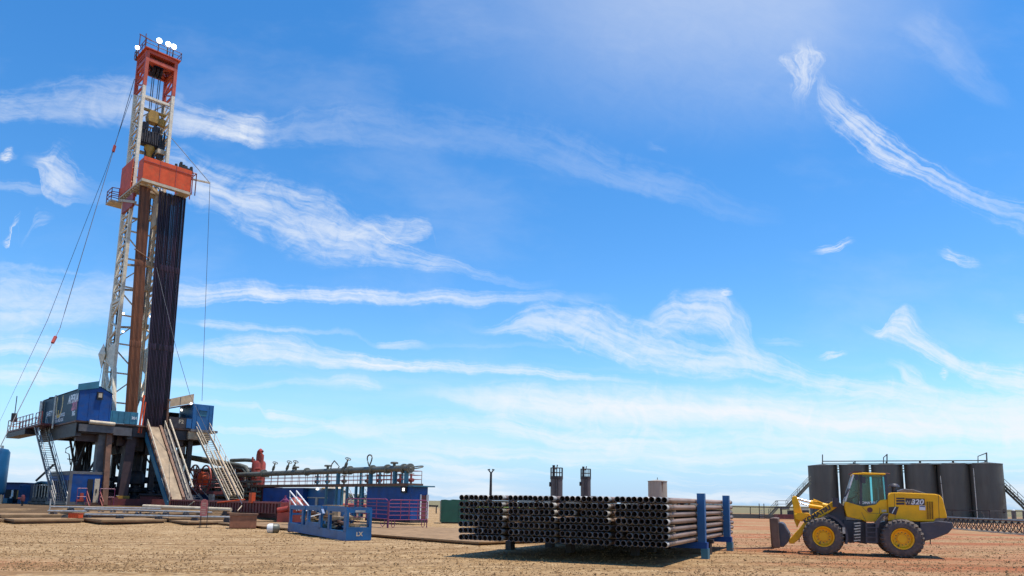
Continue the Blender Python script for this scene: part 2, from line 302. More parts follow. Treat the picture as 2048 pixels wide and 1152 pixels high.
# ---------------------------------------------------------------- ground
def sstep(a, b, x):
    t = max(0., min(1., (x-a)/(b-a))); return t*t*(3-2*t)
def gz(x, y):
    return .9*sstep(49, 62, y)*sstep(-12, -25, x)
def ground_mat():
    m = bpy.data.materials.new('gravel ground'); m.use_nodes = True; nt = m.node_tree; L = nt.links; N = nt.nodes.new
    b = nt.nodes['Principled BSDF']; b.inputs['Roughness'].default_value = .95; b.inputs['Specular IOR Level'].default_value = .15
    tc = N('ShaderNodeTexCoord'); P = tc.outputs['Object']
    def noise(s, d=4, r=.55, vec=None):
        n = N('ShaderNodeTexNoise'); n.inputs['Scale'].default_value = s; n.inputs['Detail'].default_value = d; n.inputs['Roughness'].default_value = r; L.new(vec or P, n.inputs['Vector']); return n.outputs[0]
    def rng(x, a, b_, c=0., d=1.):
        n = N('ShaderNodeMapRange'); L.new(x, n.inputs[0])
        for i, k in enumerate((a, b_, c, d)): n.inputs[1+i].default_value = k
        return n.outputs[0]
    def mix(f, a, c):
        n = N('ShaderNodeMix'); n.data_type = 'RGBA'; L.new(f, n.inputs[0])
        for i, x in ((6, a), (7, c)):
            if isinstance(x, tuple): n.inputs[i].default_value = (*x, 1)
            else: L.new(x, n.inputs[i])
        return n.outputs[2]
    v = N('ShaderNodeTexVoronoi'); v.inputs['Scale'].default_value = 9; L.new(P, v.inputs['Vector'])
    sv = N('ShaderNodeSeparateColor'); L.new(v.outputs['Color'], sv.inputs[0])
    v2 = N('ShaderNodeTexVoronoi'); v2.inputs['Scale'].default_value = 3.6; L.new(P, v2.inputs['Vector'])
    sv2 = N('ShaderNodeSeparateColor'); L.new(v2.outputs['Color'], sv2.inputs[0])
    c = mix(sv.outputs[0], GR['a'], GR['b'])
    c = mix(rng(sv.outputs[1], .86, .9, 0, .8), c, GR['dark'])
    c = mix(rng(sv2.outputs[0], .85, .9, 0, .55), c, GR['light'])
    c = mix(rng(noise(2.2, 6, .7), .42, .62, 0, .45), c, GR['earth'])
    c = mix(rng(noise(.35, 5, .6), .45, .7, 0, .35), c, GR['pale'])
    # red soil patches: to the right of the yard and at the near left corner
    sx = N('ShaderNodeSeparateXYZ'); L.new(P, sx.inputs[0])
    mp = N('ShaderNodeMapping'); mp.inputs['Scale'].default_value = (.25, .6, 1); mp.inputs['Rotation'].default_value = (0, 0, -.1); L.new(P, mp.inputs['Vector'])
    red = noise(.45, 5, .6, mp.outputs[0])
    mxr = N('ShaderNodeMath'); mxr.operation = 'MULTIPLY'; L.new(rng(red, .36, .56), mxr.inputs[0]); L.new(rng(sx.outputs[0], 4, 13, .0, .95), mxr.inputs[1])
    c = mix(mxr.outputs[0], c, GR['red'])
    ml = N('ShaderNodeMath'); ml.operation = 'MULTIPLY'; L.new(rng(sx.outputs[0], -11, -14, 0, .5), ml.inputs[0]); L.new(rng(sx.outputs[1], 23, 21), ml.inputs[1])
    c = mix(ml.outputs[0], c, GR['red'])
    # wheel tracks: pale packed bands winding over the yard
    mw = N('ShaderNodeMapping'); mw.inputs['Scale'].default_value = (.06, .35, 1); mw.inputs['Rotation'].default_value = (0, 0, .12); L.new(P, mw.inputs['Vector'])
    tk = noise(1.0, 3, .5, mw.outputs[0]); c = mix(rng(tk, .44, .52, 0, .35), c, GR['pale']); c = mix(rng(tk, .52, .6, 0, .3), c, GR['earth']); c = mix(rng(noise(.22, 5, .65), .60, .68, 0, .4), c, GR['rut'])
    # pairs of wheel ruts
    wv = N('ShaderNodeMapping'); wv.inputs['Scale'].default_value = (.045, .01, 1); L.new(P, wv.inputs['Vector']); wn = noise(1.0, 2, .4, wv.outputs[0])
    tt = N('ShaderNodeMath'); tt.operation = 'MULTIPLY_ADD'; L.new(wn, tt.inputs[0]); tt.inputs[1].default_value = 26.; L.new(sx.outputs[1], tt.inputs[2])
    rut = None
    for off in (33.2, 35.1, 37.9, 39.8, 45.0, 46.9, 51.5, 53.4):
        ab = N('ShaderNodeMath'); ab.operation = 'SUBTRACT'; L.new(tt.outputs[0], ab.inputs[0]); ab.inputs[1].default_value = off
        a2 = N('ShaderNodeMath'); a2.operation = 'ABSOLUTE'; L.new(ab.outputs[0], a2.inputs[0]); k_ = rng(a2.outputs[0], .22, .6, 1, 0)
        if rut is None: rut = k_
        else:
            mx_ = N('ShaderNodeMath'); mx_.operation = 'MAXIMUM'; L.new(rut, mx_.inputs[0]); L.new(k_, mx_.inputs[1]); rut = mx_.outputs[0]
    rm = N('ShaderNodeMath'); rm.operation = 'MULTIPLY'; L.new(rut, rm.inputs[0]); L.new(rng(noise(.5, 4, .6), .3, .55, .1, .45), rm.inputs[1])
    c = mix(rm.outputs[0], c, GR['rut'])
    # churned dark soil round the rig foot
    sx1 = rng(sx.outputs[0], -14, -24); sy1 = N('ShaderNodeMath'); sy1.operation = 'MULTIPLY'; L.new(sx1, sy1.inputs[0]); L.new(rng(sx.outputs[1], 50, 54), sy1.inputs[1])
    sy2 = N('ShaderNodeMath'); sy2.operation = 'MULTIPLY'; L.new(sy1.outputs[0], sy2.inputs[0]); L.new(rng(sx.outputs[1], 110, 90), sy2.inputs[1])
    sy3 = N('ShaderNodeMath'); sy3.operation = 'MULTIPLY'; L.new(sy2.outputs[0], sy3.inputs[0]); L.new(rng(noise(.3, 5, .6), .3, .5, .2, .9), sy3.inputs[1])
    c = mix(sy3.outputs[0], c, (.085, .052, .028))
    # distance: dry range land beyond the yard
    far = rng(sx.outputs[1], 150, 190)
    c = mix(far, c, mix(rng(noise(.02, 4), .4, .6), (.21, .17, .10), (.16, .15, .075)))
    L.new(c, b.inputs['Base Color'])
    bp = N('ShaderNodeBump'); bp.inputs['Strength'].default_value = .9; bp.inputs['Distance'].default_value = .045
    ad = N('ShaderNodeMath'); ad.operation = 'MULTIPLY_ADD'; L.new(noise(7, 6, .7), ad.inputs[0]); ad.inputs[1].default_value = 1.4; L.new(v.outputs['Distance'], ad.inputs[2])
    L.new(ad.outputs[0], bp.inputs['Height']); L.new(bp.outputs[0], b.inputs['Normal'])
    return m
GR = dict(a=(.26,.152,.064), b=(.45,.30,.15), dark=(.05,.032,.018), light=(.60,.44,.25), earth=(.22,.115,.042), pale=(.46,.315,.175), red=(.34,.115,.05), rut=(.17,.095,.042))
def build_ground():
    xs = [-6000, -2500, -900, -400, -200, -120]+[-90+2*i for i in range(76)]+[80, 120, 200, 400, 900, 2500, 6000]
    ys = [-60, -20, 0, 5, 10, 15, 20, 25, 30, 35, 40]+[42+i for i in range(30)]+[74+3*i for i in range(12)]+[120, 150, 200, 400, 900, 2500, 6000]
    m = M(); n = len(xs)
    for y in ys:
        for x in xs:
            z = gz(x, y)
            if 9 < y < 75 and abs(x) < 45: z += random.uniform(-.012, .012)
            m.v.append((x, y, z))
    for j in range(len(ys)-1):
        for i in range(n-1): m.f.append((j*n+i, j*n+i+1, (j+1)*n+i+1, (j+1)*n+i))
    tag(m.obj('ground', ground_mat(), smooth=60), 'tan gravel yard with reddish soil patches', None, kind='structure')
build_ground()
def build_gravel():
    rnd = random.Random(21); m = M()
    for k in range(26000):
        y = 19+(52-19)*(rnd.random()**1.5); x = rnd.uniform(-.74, .74)*y; s = rnd.uniform(.012, .03)*(1 if rnd.random() < .93 else 1.9)
        a = rnd.random()*6.28; z = gz(x, y); h = s*rnd.uniform(.5, 1.1); e = rnd.uniform(.6, 1.4)
        P = [(x+s*e*math.cos(a+t*PI/2)*rnd.uniform(.7, 1.2), y+s*math.sin(a+t*PI/2)*rnd.uniform(.7, 1.2), z-.006) for t in range(4)]
        Q = [(x+(p[0]-x)*.6, y+(p[1]-y)*.6, z+h) for p in P]
        m.add(P+Q, [(4, 5, 6, 7), (0, 1, 5, 4), (1, 2, 6, 5), (2, 3, 7, 6), (3, 0, 4, 7)])
    g = mat('gravel stones', (.30, .18, .085), .9, var=.75, scale=26, spec=.2)
    tag(m.obj('gravel', g), 'loose tan stones scattered over the yard', None, kind='stuff')
build_gravel()
# ---------------------------------------------------------------- shared materials
W_ = dict(
 crownred=mat('crown orange red paint', (.50, .075, .03), .5, var=.25, scale=2, dirt=.45, dirtcol=(.16, .06, .03)),
 rampm=mat('scuffed ramp plate', (.30, .21, .125), .65, var=.3, scale=1.3, dirt=.5, dirtcol=(.17, .11, .065), stretch=(1, .3, 1)),
 white=mat('mast white paint', (.74, .64, .48), .5, var=.15, scale=3, dirt=.55, dirtcol=(.25, .16, .09)),
 red=mat('oxide red paint', (.34, .05, .03), .5, var=.25, scale=2, dirt=.45, dirtcol=(.12, .05, .03)),
 orange=mat('orange red paint', (.64, .08, .018), .55, var=.2, scale=1.5, dirt=.5, spec=.3, dirtcol=(.36, .12, .05)),
 darkred=mat('dark red painted steel', (.13, .026, .026), .55, var=.3, scale=2, dirt=.5, dirtcol=(.08, .045, .03)),
 blue=mat('deep blue paint', (.004, .055, .22), .5, spec=.3, var=.2, scale=1.2, dirt=.35, dirtcol=(.07, .07, .09)),
 midblue=mat('bright blue paint', (.006, .09, .245), .45, var=.2, scale=1.5, dirt=.3, dirtcol=(.05, .09, .13)),
 teal=mat('blue green paint', (.02, .13, .20), .45, var=.2, scale=1.2, dirt=.25, dirtcol=(.04, .06, .08)),
 banner=mat('dark teal printed panel', (.008, .042, .075), .5, spec=.15, var=.2, scale=.8, dirt=.2, dirtcol=(.05, .04, .08)),
 steel=mat('dark greasy steel', (.034, .028, .030), .55, .2, var=.4, scale=2, dirt=.5, dirtcol=(.10, .06, .04)),
 colgrey=mat('dark column paint', (.085, .078, .08), .55, var=.25, scale=2, dirt=.5, dirtcol=(.06, .04, .035)), darkcol=mat('dark leg paint', (.05, .028, .032), .55, var=.3, scale=2, dirt=.5, dirtcol=(.09, .05, .035)),
 black=mat('black rubber', (.015, .015, .016), .7, var=.3, scale=6),
 grey=mat('weathered grey steel', (.13, .12, .12), .5, .2, var=.25, scale=2, dirt=.5, dirtcol=(.17, .11, .07)),
 galv=mat('galvanised steel', (.42, .40, .37), .4, .5, var=.2, scale=4, dirt=.4, dirtcol=(.24, .17, .10)),
 tan=mat('tan painted steel', (.46, .33, .20), .6, var=.22, scale=1.5, dirt=.4, dirtcol=(.20, .13, .07)),
 cream=mat('cream painted steel', (.50, .41, .29), .6, var=.2, scale=2, dirt=.5, dirtcol=(.26, .16, .08)),
 brown=mat('rusty brown steel', (.15, .068, .036), .6, .1, var=.35, scale=2, dirt=.5, dirtcol=(.10, .045, .025)),
 yellow=mat('rig yellow paint', (.36, .20, .025), .5, var=.25, scale=2, dirt=.6, dirtcol=(.10, .06, .03)),
 rope=mat('wire rope', (.10, .10, .11), .5, .4),
 lamp=glow('lit floodlight glass', (1, .97, .85), 6.),
 smalllamp=glow('lit work lamp glass', (1, .97, .9), 2.5),
 whitep=mat('white paint', (.74, .74, .72), .5, var=.08, scale=3, dirt=.2),
 magenta=mat('magenta print', (.55, .03, .16), .4), gold=mat('gold print', (.60, .38, .08), .4), pale=mat('white print', (.66, .68, .72), .4),
 rail=mat('red handrail paint', (.27, .05, .045), .5, var=.25, scale=5, dirt=.3),
 purple=mat('purple red gate paint', (.20, .03, .10), .45, var=.2, scale=5, dirt=.25),
 green=mat('green container paint', (.008, .085, .05), .4, var=.15, scale=1.5, dirt=.2, dirtcol=(.05, .09, .06)),
 pipegreen=mat('grey green pipe paint', (.115, .118, .095), .45, .1, var=.25, scale=2, dirt=.5, dirtcol=(.19, .14, .08)),
 tank=mat('dark olive tank paint', (.088, .086, .072), .55, var=.16, scale=.9, dirt=.4, dirtcol=(.065, .05, .04), stretch=(1, 1, .15)),
 timber=mat('old timber', (.34, .24, .14), .8, var=.3, scale=6, stretch=(1, 8, 8), dirt=.3),
 matw=mat('dusty rig mat', (.27, .17, .09), .9, var=.25, scale=1.6, dirt=.6, dirtcol=(.22, .13, .07), bump=.3, bscale=9, spec=.2),
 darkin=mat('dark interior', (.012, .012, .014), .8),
)
OX, OY = -42.5, 77.
S2 = math.sqrt(.5)
def rl(px, py, y=None, x=None):
    d = ray(px, py)
    Y = (y/S2-OX+OY)/(1-d.x) if y is not None else (x/S2+OX+OY)/(1+d.x)
    X = d.x*Y
    return Vector(((X-OX+Y-OY)*S2, (-X+OX+Y-OY)*S2, HC+d.z*Y))
def w2l(p): return Vector(((p[0]-OX+p[1]-OY)*S2, (-p[0]+OX+p[1]-OY)*S2, p[2]))
def l2w(x, y, z=0.): return Vector((OX+(x-y)*S2, OY+(x+y)*S2, z))
RZ = math.radians(45)
def rthing(name, label, cat, group=None): return thing(name, label, cat, (OX, OY, 0), RZ, group)
def truss(m, a0, a1, b0, b1, n, r, x=True):
    """lattice between two chords a0-a1 and b0-b1"""
    a0, a1, b0, b1 = map(Vector, (a0, a1, b0, b1))
    for i in range(n):
        p = a0.lerp(a1, i/n); q = b0.lerp(b1, i/n); p2 = a0.lerp(a1, (i+1)/n); q2 = b0.lerp(b1, (i+1)/n)
        m.bar(p, q, r)
        m.bar(p, q2, r*.8) if (i % 2 == 0) else m.bar(q, p2, r*.8)
    m.bar(a1, b1, r)
def railing(m, pts, h=1.1, r=.03, n=None, mids=1):
    pts = [Vector(p) for p in pts]
    for p, q in zip(pts, pts[1:]):
        k = n or max(1, round((q-p).length/1.4))
        for i in range(k+1):
            c = p.lerp(q, i/k); m.tube(c, c+Vector((0, 0, h)), r, 5)
        for j in range(mids+1):
            dz = Vector((0, 0, h*(1-j/(mids+1)))); m.tube(p+dz, q+dz, r, 5)

# ================================================================ the drilling rig
rig = rthing('drilling_rig', 'tall drilling rig with white lattice mast, orange racking board and blue cabins', 'drilling rig')
FZ = 9.1
# -- substructure
def column(p, q, w, h, m_=None): M().bar(p, q, w, h).obj('support_leg', m_ or W_['steel'], rig)
gcol = W_['colgrey']
a = rl(203, 868, y=-3.6); column((a.x, a.y, .9), (a.x, a.y, 8.4), .9, .7, gcol)
a0 = rl(219, 850, y=-3.9); a1 = rl(208, 1008, y=-5.2); column((a0.x, a0.y, 8.9), (a1.x, a1.y, .95), .55, .5, W_['brown'])
a0 = rl(264, 850, y=-3.2); column((a0.x, a0.y, 8.5), (a0.x-.35, a0.y, 1.9), 1.0, .9, W_['darkcol'])
M().bb(a0.x-.95, a0.x+.25, a0.y-.55, a0.y+.55, .9, 1.9).obj('leg_foot', W_['yellow'], rig)
for px, y in ((378, -3.5), (365, 6.5), (160, 6), (178, 8), (290, 5), (230, 9), (307, -1), (318, 3)):
    a = rl(px, 900, y=y); column((a.x, a.y, .9), (a.x, a.y, 8.3), .5, .5)
m = M()
for (pa, ya), (pb, yb) in (((160, 6), (185, 8)), ((178, 8), (160, 6)), ((228, -1), (260, 3)), ((300, 2), (325, 6)), ((325, 5), (300, 3)), ((150, 6.), (172, 6)), ((283, 0), (262, 5)), ((365, 6), (352, 2))):
    a = rl(pa, 880, y=ya); b = rl(pb, 995, y=yb); m.bar((a.x, a.y, 8.2), (b.x, b.y, 1.3), .28, .3)
for k in range(5):
    a = rl(345+k*5, 890, y=2+k*.5); b = rl(349+k*2.5, 960, y=2+k*.3); m.tube((a.x, a.y, 8.3), (b.x, b.y, 3), .07, 6)
for k in range(7):
    a = rl(150+k*5, 880, y=7.); b = rl(140+k*6, 945, y=6); m.tube((a.x, a.y, 8.2), (b.x, b.y, 3.5), .06+.03*(k % 3), 6)
m.objs('cross_brace', W_['steel'], rig)
m = M()
for x in (-3.9, 0.8, 4.8, 8.6): m.bb(x-.25, x+.25, -4.2, 9.5, 7.6, 8.95)
for y in (-4.0, -.5, 3.5, 9): m.bb(-4.1, 8.9, y-.2, y+.2, 7.9, 8.9)
m.objs('floor_beam', W_['steel'], rig)
m = M()
for x in (-.4, 6.6): m.bb(x-.45, x+.45, -5.0, 11, .9, 1.75)
for y in (-4.2, 1.0, 6): m.bb(.05, 6.15, y-.3, y+.3, .95, 1.6)
m.objs('base_beam', W_['darkred'], rig)
M().bb(-4.3, 9.2, -4.45, 9.8, 8.95, 9.1).obj('floor_deck', W_['brown'], rig)
m = M(); a = rl(155, 843, y=-4.3); m.bb(-4.0, -.9, -4.75, -4.45, 8.05, 8.75); m.bb(-.9, .8, -4.7, -4.46, 7.9, 8.7); m.objs('floor_edge_beam', W_['colgrey'], rig)
M().tube((-3.2, -4.8, 9.0), (-.9, -4.8, 8.95), .2, 10).obj('drip_tray', W_['cream'], rig, 40)
m = M()
for i in range(4):  # dark block of the rotary and centre box under the floor
    m.bb(1.1+i*1.1, 2.0+i*1.1, -1.5, 3.0, 6.3+.3*(i % 2), 7.9)
m.objs('rotary_beam', W_['steel'], rig)
m = M()
for k in range(16):  # bundles of lines, small stays and walkway edges below the floor
    x = random.uniform(-3.5, 8.2); y = random.uniform(0, 8); z = random.uniform(4.5, 7.6)
    m.bar((x, y, z), (x+random.uniform(-1.5, 1.5), y+random.uniform(-.5, .5), z+random.uniform(-2.4, .3)), random.uniform(.08, .22))
for x in (-2.5, .2, 5.6, 7.4):
    m.bar((x, 4, 7.7), (x+1.6, 4.2, 1.5), .2); m.bar((x+1.6, 4, 7.7), (x, 4.2, 1.5), .2)
m.objs('stay_bar', W_['steel'], rig)
m = M(); m.bb(.2, 2.2, -2.8, -2.2, 7.0, 8.9); m.bb(4.3, 6.4, -3.6, -3.2, 7.3, 8.9); m.bb(-3.8, -.4, -3.2, -2.6, 7.2, 8.9); m.objs('skirt_panel', W_['darkcol'], rig)
# -- left doghouse with printed long side
D0, D1 = -4.25, -1.3
def roofz(x): return 12.05+.75*(1-abs(x+2.6)/1.6)
dog = M().prism([(D0, 9.1), (D1, 9.1), (D1, 11.95), (-2.5, 12.6), (D0, 12.2)], lambda u, v, d: (u, d, v), -4.5, 9.4).obj('doghouse', W_['blue'], rig)
m = M(); m.bb(D0-.03, D0-.003, -4.45, 9.3, 9.15, 12.15); m.obj('banner_panel', W_['banner'], dog)
m = M(); m.quad((D0-.08, -4.6, 12.22), (-2.5, -4.6, 12.64), (-2.5, 9.5, 12.64), (D0-.08, 9.5, 12.22)); m.quad((-2.5, -4.6, 12.64), (D1+.08, -4.6, 11.97), (D1+.08, 9.5, 11.97), (-2.5, 9.5, 12.64))
m.quad((D0-.08, -4.6, 12.16), (-2.5, -4.6, 12.58), (-2.5, 9.5, 12.58), (D0-.08, 9.5, 12.16)); m.obj('roof', W_['teal'], dog)
a, b = rl(157, 768, y=-4.56), rl(199, 762, y=-4.56)
m = M(); m.add([(a.x, -4.52, 12.0), (b.x, -4.52, 12.45), (b.x, -4.52, b.z), (a.x, -4.52, a.z), (a.x, -4.6, 12.0), (b.x, -4.6, 12.45), (b.x, -4.6, b.z), (a.x, -4.6, a.z)], [(0, 1, 2, 3), (7, 6, 5, 4), (0, 4, 5, 1), (1, 5, 6, 2), (2, 6, 7, 3), (3, 7, 4, 0)]).obj('roof_screen', W_['teal'], dog)
m = M()
for x in (D0+.1, -3.3, -2.3, D1-.1): m.bb(x-.04, x+.04, -4.53, -4.5, 9.15, 11.9)
m.obj('wall_rib', W_['blue'], dog)
fl = M().bb(-2.72, -2.2, -4.72, -4.52, 11.3, 12.05).obj('floodlight', W_['black'], dog); M().bb(-2.62, -2.3, -4.75, -4.722, 11.5, 11.92).obj('lamp_glass', W_['cream'], fl)
def banner(px, py): a = rl(px, py, x=D0-.03); return a
ux, uy = (0, -1, 0), (0, 0, 1)
def btext(body, m_, px, py, size, **kw):
    a = banner(px, py); text(body, m_, dog, size, basis((D0-.035, a.y, a.z), ux, uy), **kw)
btext('APERIA', W_['pale'], 146.5, 798, 1.15, bold=.035, shear=.15, xs=.95)
btext('201', W_['magenta'], 149, 811.5, 1.3, bold=.05, xs=1.)
btext('RIG', W_['pale'], 147, 827, .62, bold=.03)
btext('DRILLING', W_['pale'], 113, 834, .58, bold=.015, shear=.1)
btext('SERVICES', W_['pale'], 124, 830, .5, bold=.01)
btext('OIL AND GAS', W_['pale'], 118, 841, .5, bold=.01)
btext('SAFETY', W_['pale'], 99, 828, .75, bold=.015)
ec = banner(119, 811); m = M()
for s in (-1, 1):
    for k in range(9):
        t = -PI/2+s*(.18+k*.235); c = Vector((D0-.034, ec.y+math.cos(t)*1.15, ec.z+.1+math.sin(t)*1.3))
        d = Vector((0, math.cos(t+s*.9)*.3, math.sin(t+s*.9)*.75))
        n_ = Vector((0, -d.z, d.y)).normalized()*.2
        m.prism([(-1, 0), (0, 1), (1, 0), (0, -1)], lambda u, v, dd: c+d*u*.5+n_*v+Vector((-dd, 0, 0)), 0, .006)
m.tube((D0-.036, ec.y, ec.z-1.3), (D0-.036, ec.y, ec.z-.5), .06, 5)
m.obj('emblem', W_['gold'], dog)
m = M(); m.tube((D0-.25, 3.0, 8.7), (D0-.25, 3.0, 12.2), .11, 8); m.tube((D0-.3, 8.3, 9), (D0-.3, 8.3, 12), .22, 10); m.objs('vent_pipe', W_['galv'], dog, 40)
a = rl(105, 794, x=-3.3); M().lathe([(.0, .5), (.3, .42), (.42, .15), (.3, 0), (0, 0)], (-3.3, a.y, 12.3), n=12).obj('roof_vent', W_['pipegreen'], dog, 40)
# -- side platform at the far left
pl = M().bb(-5.6, -4.3, 3.0, 18.6, 9.0, 9.2).obj('side_platform', W_['darkred'], rig)
m = M(); railing(m, [(-5.55, 7.0, 9.2), (-5.55, 18.5, 9.2), (-4.35, 18.5, 9.2), (-4.35, 9.8, 9.2)], 1.25, .045, mids=1); railing(m, [(-5.55, 3.05, 9.2), (-5.55, 5.6, 9.2)], 1.2, .045); m.obj('handrail', W_['rail'], pl)
m = M(); m.bb(-5.6, -4.3, 9.5, 18.5, 8.4, 8.95); m.tube((-5.5, 16.0, 9.2), (-5.5, 16.0, 13.2), .05, 5); m.bb(-5.7, -5.2, 16.2, 16.7, 10.2, 11.2); m.obj('platform_frame', W_['steel'], pl)
# -- low blue wind wall between doghouse and ramp
m = M(); m.bb(-1.28, 1.3, -4.5, -4.38, 9.12, 10.35)
for i in range(5): m.bb(-1.1+i*.55, -1.04+i*.55, -4.54, -4.5, 9.2, 10.3)
ww = m.obj('wind_wall', W_['teal'], rig)
text('201', W_['pale'], ww, .36, basis((.95, -4.545, 9.75), (1, 0, 0), (0, 0, 1)), bold=.01)
# -- right hand cabin, its sloped tan roof screen and open bay
cab = M().bb(6.78, 9.05, -4.5, -.8, 9.12, 11.88).obj('floor_cabin', W_['midblue'], rig)
m = M()
for x in (6.85, 7.3, 8.6, 9.0): m.bb(x-.03, x+.03, -4.54, -4.5, 9.2, 11.8)
m.bb(7.45, 8.35, -4.62, -4.5, 11.2, 11.28); m.obj('wall_rib', W_['midblue'], cab)
M().bb(7.5, 8.3, -4.53, -4.5, 10.6, 11.15).obj('window_shutter', W_['teal'], cab)
M().bb(6.6, 9.55, -4.8, -.6, 8.85, 9.1).obj('cabin_skid', W_['grey'], cab)
M().bb(6.5, 8.9, -4.6, -4.0, 8.0, 8.84).obj('skid_beam', W_['tan'], cab)
sh = M().prism([(4.35, 11.25), (6.75, 11.95), (6.75, 12.95), (4.35, 12.15)], lambda u, v, d: (u, d, v), -4.55, -4.45).obj('roof_screen', W_['tan'], rig)
M().bb(5.35, 5.4, -4.58, -4.55, 11.6, 12.45).obj('panel_seam', W_['grey'], sh)
m = M(); m.add([(4.3, -4.4, 11.2), (6.75, -4.4, 11.9), (6.75, -.8, 11.9), (4.3, -.8, 11.2), (4.3, -4.4, 11.1), (6.75, -4.4, 11.8), (6.75, -.8, 11.8), (4.3, -.8, 11.1)], [(0, 1, 2, 3), (7, 6, 5, 4), (0, 4, 5, 1), (1, 5, 6, 2), (2, 6, 7, 3), (3, 7, 4, 0)]).obj('bay_roof', W_['darkred'], rig)
by = M().bb(4.4, 6.75, -4.5, -4.4, 9.12, 10.25).obj('bay_wall', W_['steel'], rig)
text('F2', W_['cream'], by, .55, basis((5.65, -4.51, 9.8), (1, 0, 0), (0, 0, 1)), bold=.01)
M().bb(6.2, 6.72, -4.56, -4.51, 9.2, 10.2).obj('door_panel', W_['midblue'], by)
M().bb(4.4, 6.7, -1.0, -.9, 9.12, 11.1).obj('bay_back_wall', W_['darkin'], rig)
m = M(); m.tube((4.2, -4.45, 8.4), (4.2, -4.45, 11.9), .12, 8); m.tube((4.2, -4.45, 11.9), (4.2, -4.45, 12.1), .17, 8); m.obj('air_bottle', W_['brown'], rig, 40)
a = rl(285, 800, y=-4.2); m = M(); m.tube((1.6, -4.2, 8.3), (1.9, -3.8, 12.3), .11, 8); m.tube((1.85, -4.2, 8.3), (2.1, -3.9, 11.6), .06, 6); m.objs('post', W_['orange'], rig, 40)
for px, py, y in ((382, 807, -4.5), (363, 820, -4.0)):
    a = rl(px, py, y=y); M().lathe([(0, -.12), (.12, -.08), (.12, .08), (0, .12)], a, n=8).obj('work_lamp', W_['smalllamp'], rig)

# -- mast
MX, MY0, MY1 = 3.15, .0, 2.6
def legp(i, j, z):
    t = (z-FZ)/(53.4-FZ); w = .0+.12*(1-t)
    return Vector(((-w if i == 0 else MX+w), (MY0 if j == 0 else MY1+.4*(t if z > 36 else t)), z))
m = M()
zb, zt = 10.5, 48.2
for i in (0, 1):
    for j in (0, 1): m.bar(legp(i, j, zb if j else 15.5), legp(i, j, zt), .34, .34)
    z0 = 22.6
    truss(m, legp(i, 0, z0), legp(i, 0, zt), legp(i, 1, z0), legp(i, 1, zt), 15, .19); truss(m, legp(i, 1, z0), legp(i, 1, zt), legp(i, 0, z0), legp(i, 0, zt), 15, .12)
    # plate section of the lower mast
    P = [legp(i, 0, 23.0), legp(i, 1, 23.0)+Vector((0, .35, 0)), legp(i, 1, 17.0)+Vector((0, .7, 0)), legp(i, 0, 15.2)]
    for a_, b_ in zip(P, P[1:]+P[:1]): m.bar(a_, b_, .3, .3)
    m.bar(P[0], P[0].lerp(P[1], 1.)+Vector((0, .15, -1.9)), .2); m.bar(P[1]+Vector((0, .1, -2.0)), P[3]+Vector((0, 0, 4.6)), .2)
    m.bar(P[3]+Vector((0, 0, 4.6)), P[1]+Vector((0, .3, -4.2)), .22); m.bar(P[1]+Vector((0, .3, -4.2)), P[3]+Vector((0, 0, 2.2)), .2)
    m.yz([(0, 15.4), (2.9, 16.4), (3.2, 17.8), (.0, 18.2)], legp(i, 0, 15).x-.12, legp(i, 0, 15).x+.12)
    # gusset diamonds and the splayed foot
    c = Vector((legp(i, 0, 16).x-.2, 3.3, 17.2))
    m.add([c+Vector((-.15, 0, 1.3)), c+Vector((-.15, .95, 0)), c+Vector((-.15, 0, -1.6)), c+Vector((-.15, -.95, 0)), c+Vector((-.6, 0, 0)), c+Vector((.3, 0, 0))], [(0, 1, 4), (1, 2, 4), (2, 3, 4), (3, 0, 4), (1, 0, 5), (2, 1, 5), (3, 2, 5), (0, 3, 5)])
    m.bar(legp(i, 0, 15.4), (legp(i, 0, 15).x, -1.4 if i == 0 else -.6, 10.2), .36, .4); m.bar((legp(i, 0, 15).x, 3.0, 16.4), (legp(i, 0, 15).x, 3.2, 10.0), .36, .4)
    m.bar((legp(i, 0, 15).x, 3.1, 13.0), (legp(i, 0, 15).x, -.9, 12.0), .35)
    m.bar((legp(i, 0, 15).x, -.5, 11.2), (legp(i, 0, 15).x, 3.1, 15.6), .3); m.bar((legp(i, 0, 15).x, 3.1, 11.0), (legp(i, 0, 15).x, .2, 14.6), .26)
truss(m, legp(0, 1, 12), legp(0, 1, zt), legp(1, 1, 12), legp(1, 1, zt), 11, .16)
m.bar(legp(0, 0, 47)+Vector((0, .1, 0)), legp(1, 0, 47)+Vector((0, .1, 0)), .22, .28)
mast = m.obj('mast', W_['white'], rig)
m = M()
for k in range(38):
    z = 23+k*.66; m.tube((3.0, 2.3, z), (3.0, 2.75, z), .03, 4)
m.tube((3.0, 2.3, 22.8), (3.0, 2.3, 48), .05, 5); m.tube((3.0, 2.75, 22.8), (3.0, 2.75, 48), .05, 5); m.obj('ladder', W_['grey'], mast)
m = M()
m.path([(2.1, 2.2, 44), (2.2, 1.5, 30), (2.0, .9, 24), (2.3, .6, 20.5), (2.6, 1.4, 22), (2.7, 2.2, 26)], .13, 7); m.path([(2.45, 2.3, 42), (2.5, 2.0, 30), (2.4, 1.6, 21)], .09, 6)
m.path([(.4, 2.4, 47), (.35, 2.5, 30), (.4, 2.6, 12)], .1, 6); m.objs('hose', W_['black'], mast, 50)
m = M(); m.tube((2.75, .3, 12), (2.75, .3, 34.5), .1, 6); m.tube((2.9, 1.2, 12), (2.9, 1.2, 34), .08, 6); m.objs('standpipe', W_['tan'], mast, 50)
m = M()
for z, s in ((41, 1), (33.0, -1), (27.5, 1), (24.6, 1), (20.3, -1)):
    m.bb(2.2, 3.1, .4, 1.2, z, z+.5); m.bar((.2, 2.2, z), (3, 2.2, z+.4), .22)
m.objs('mast_fitting', W_['cream'], mast)
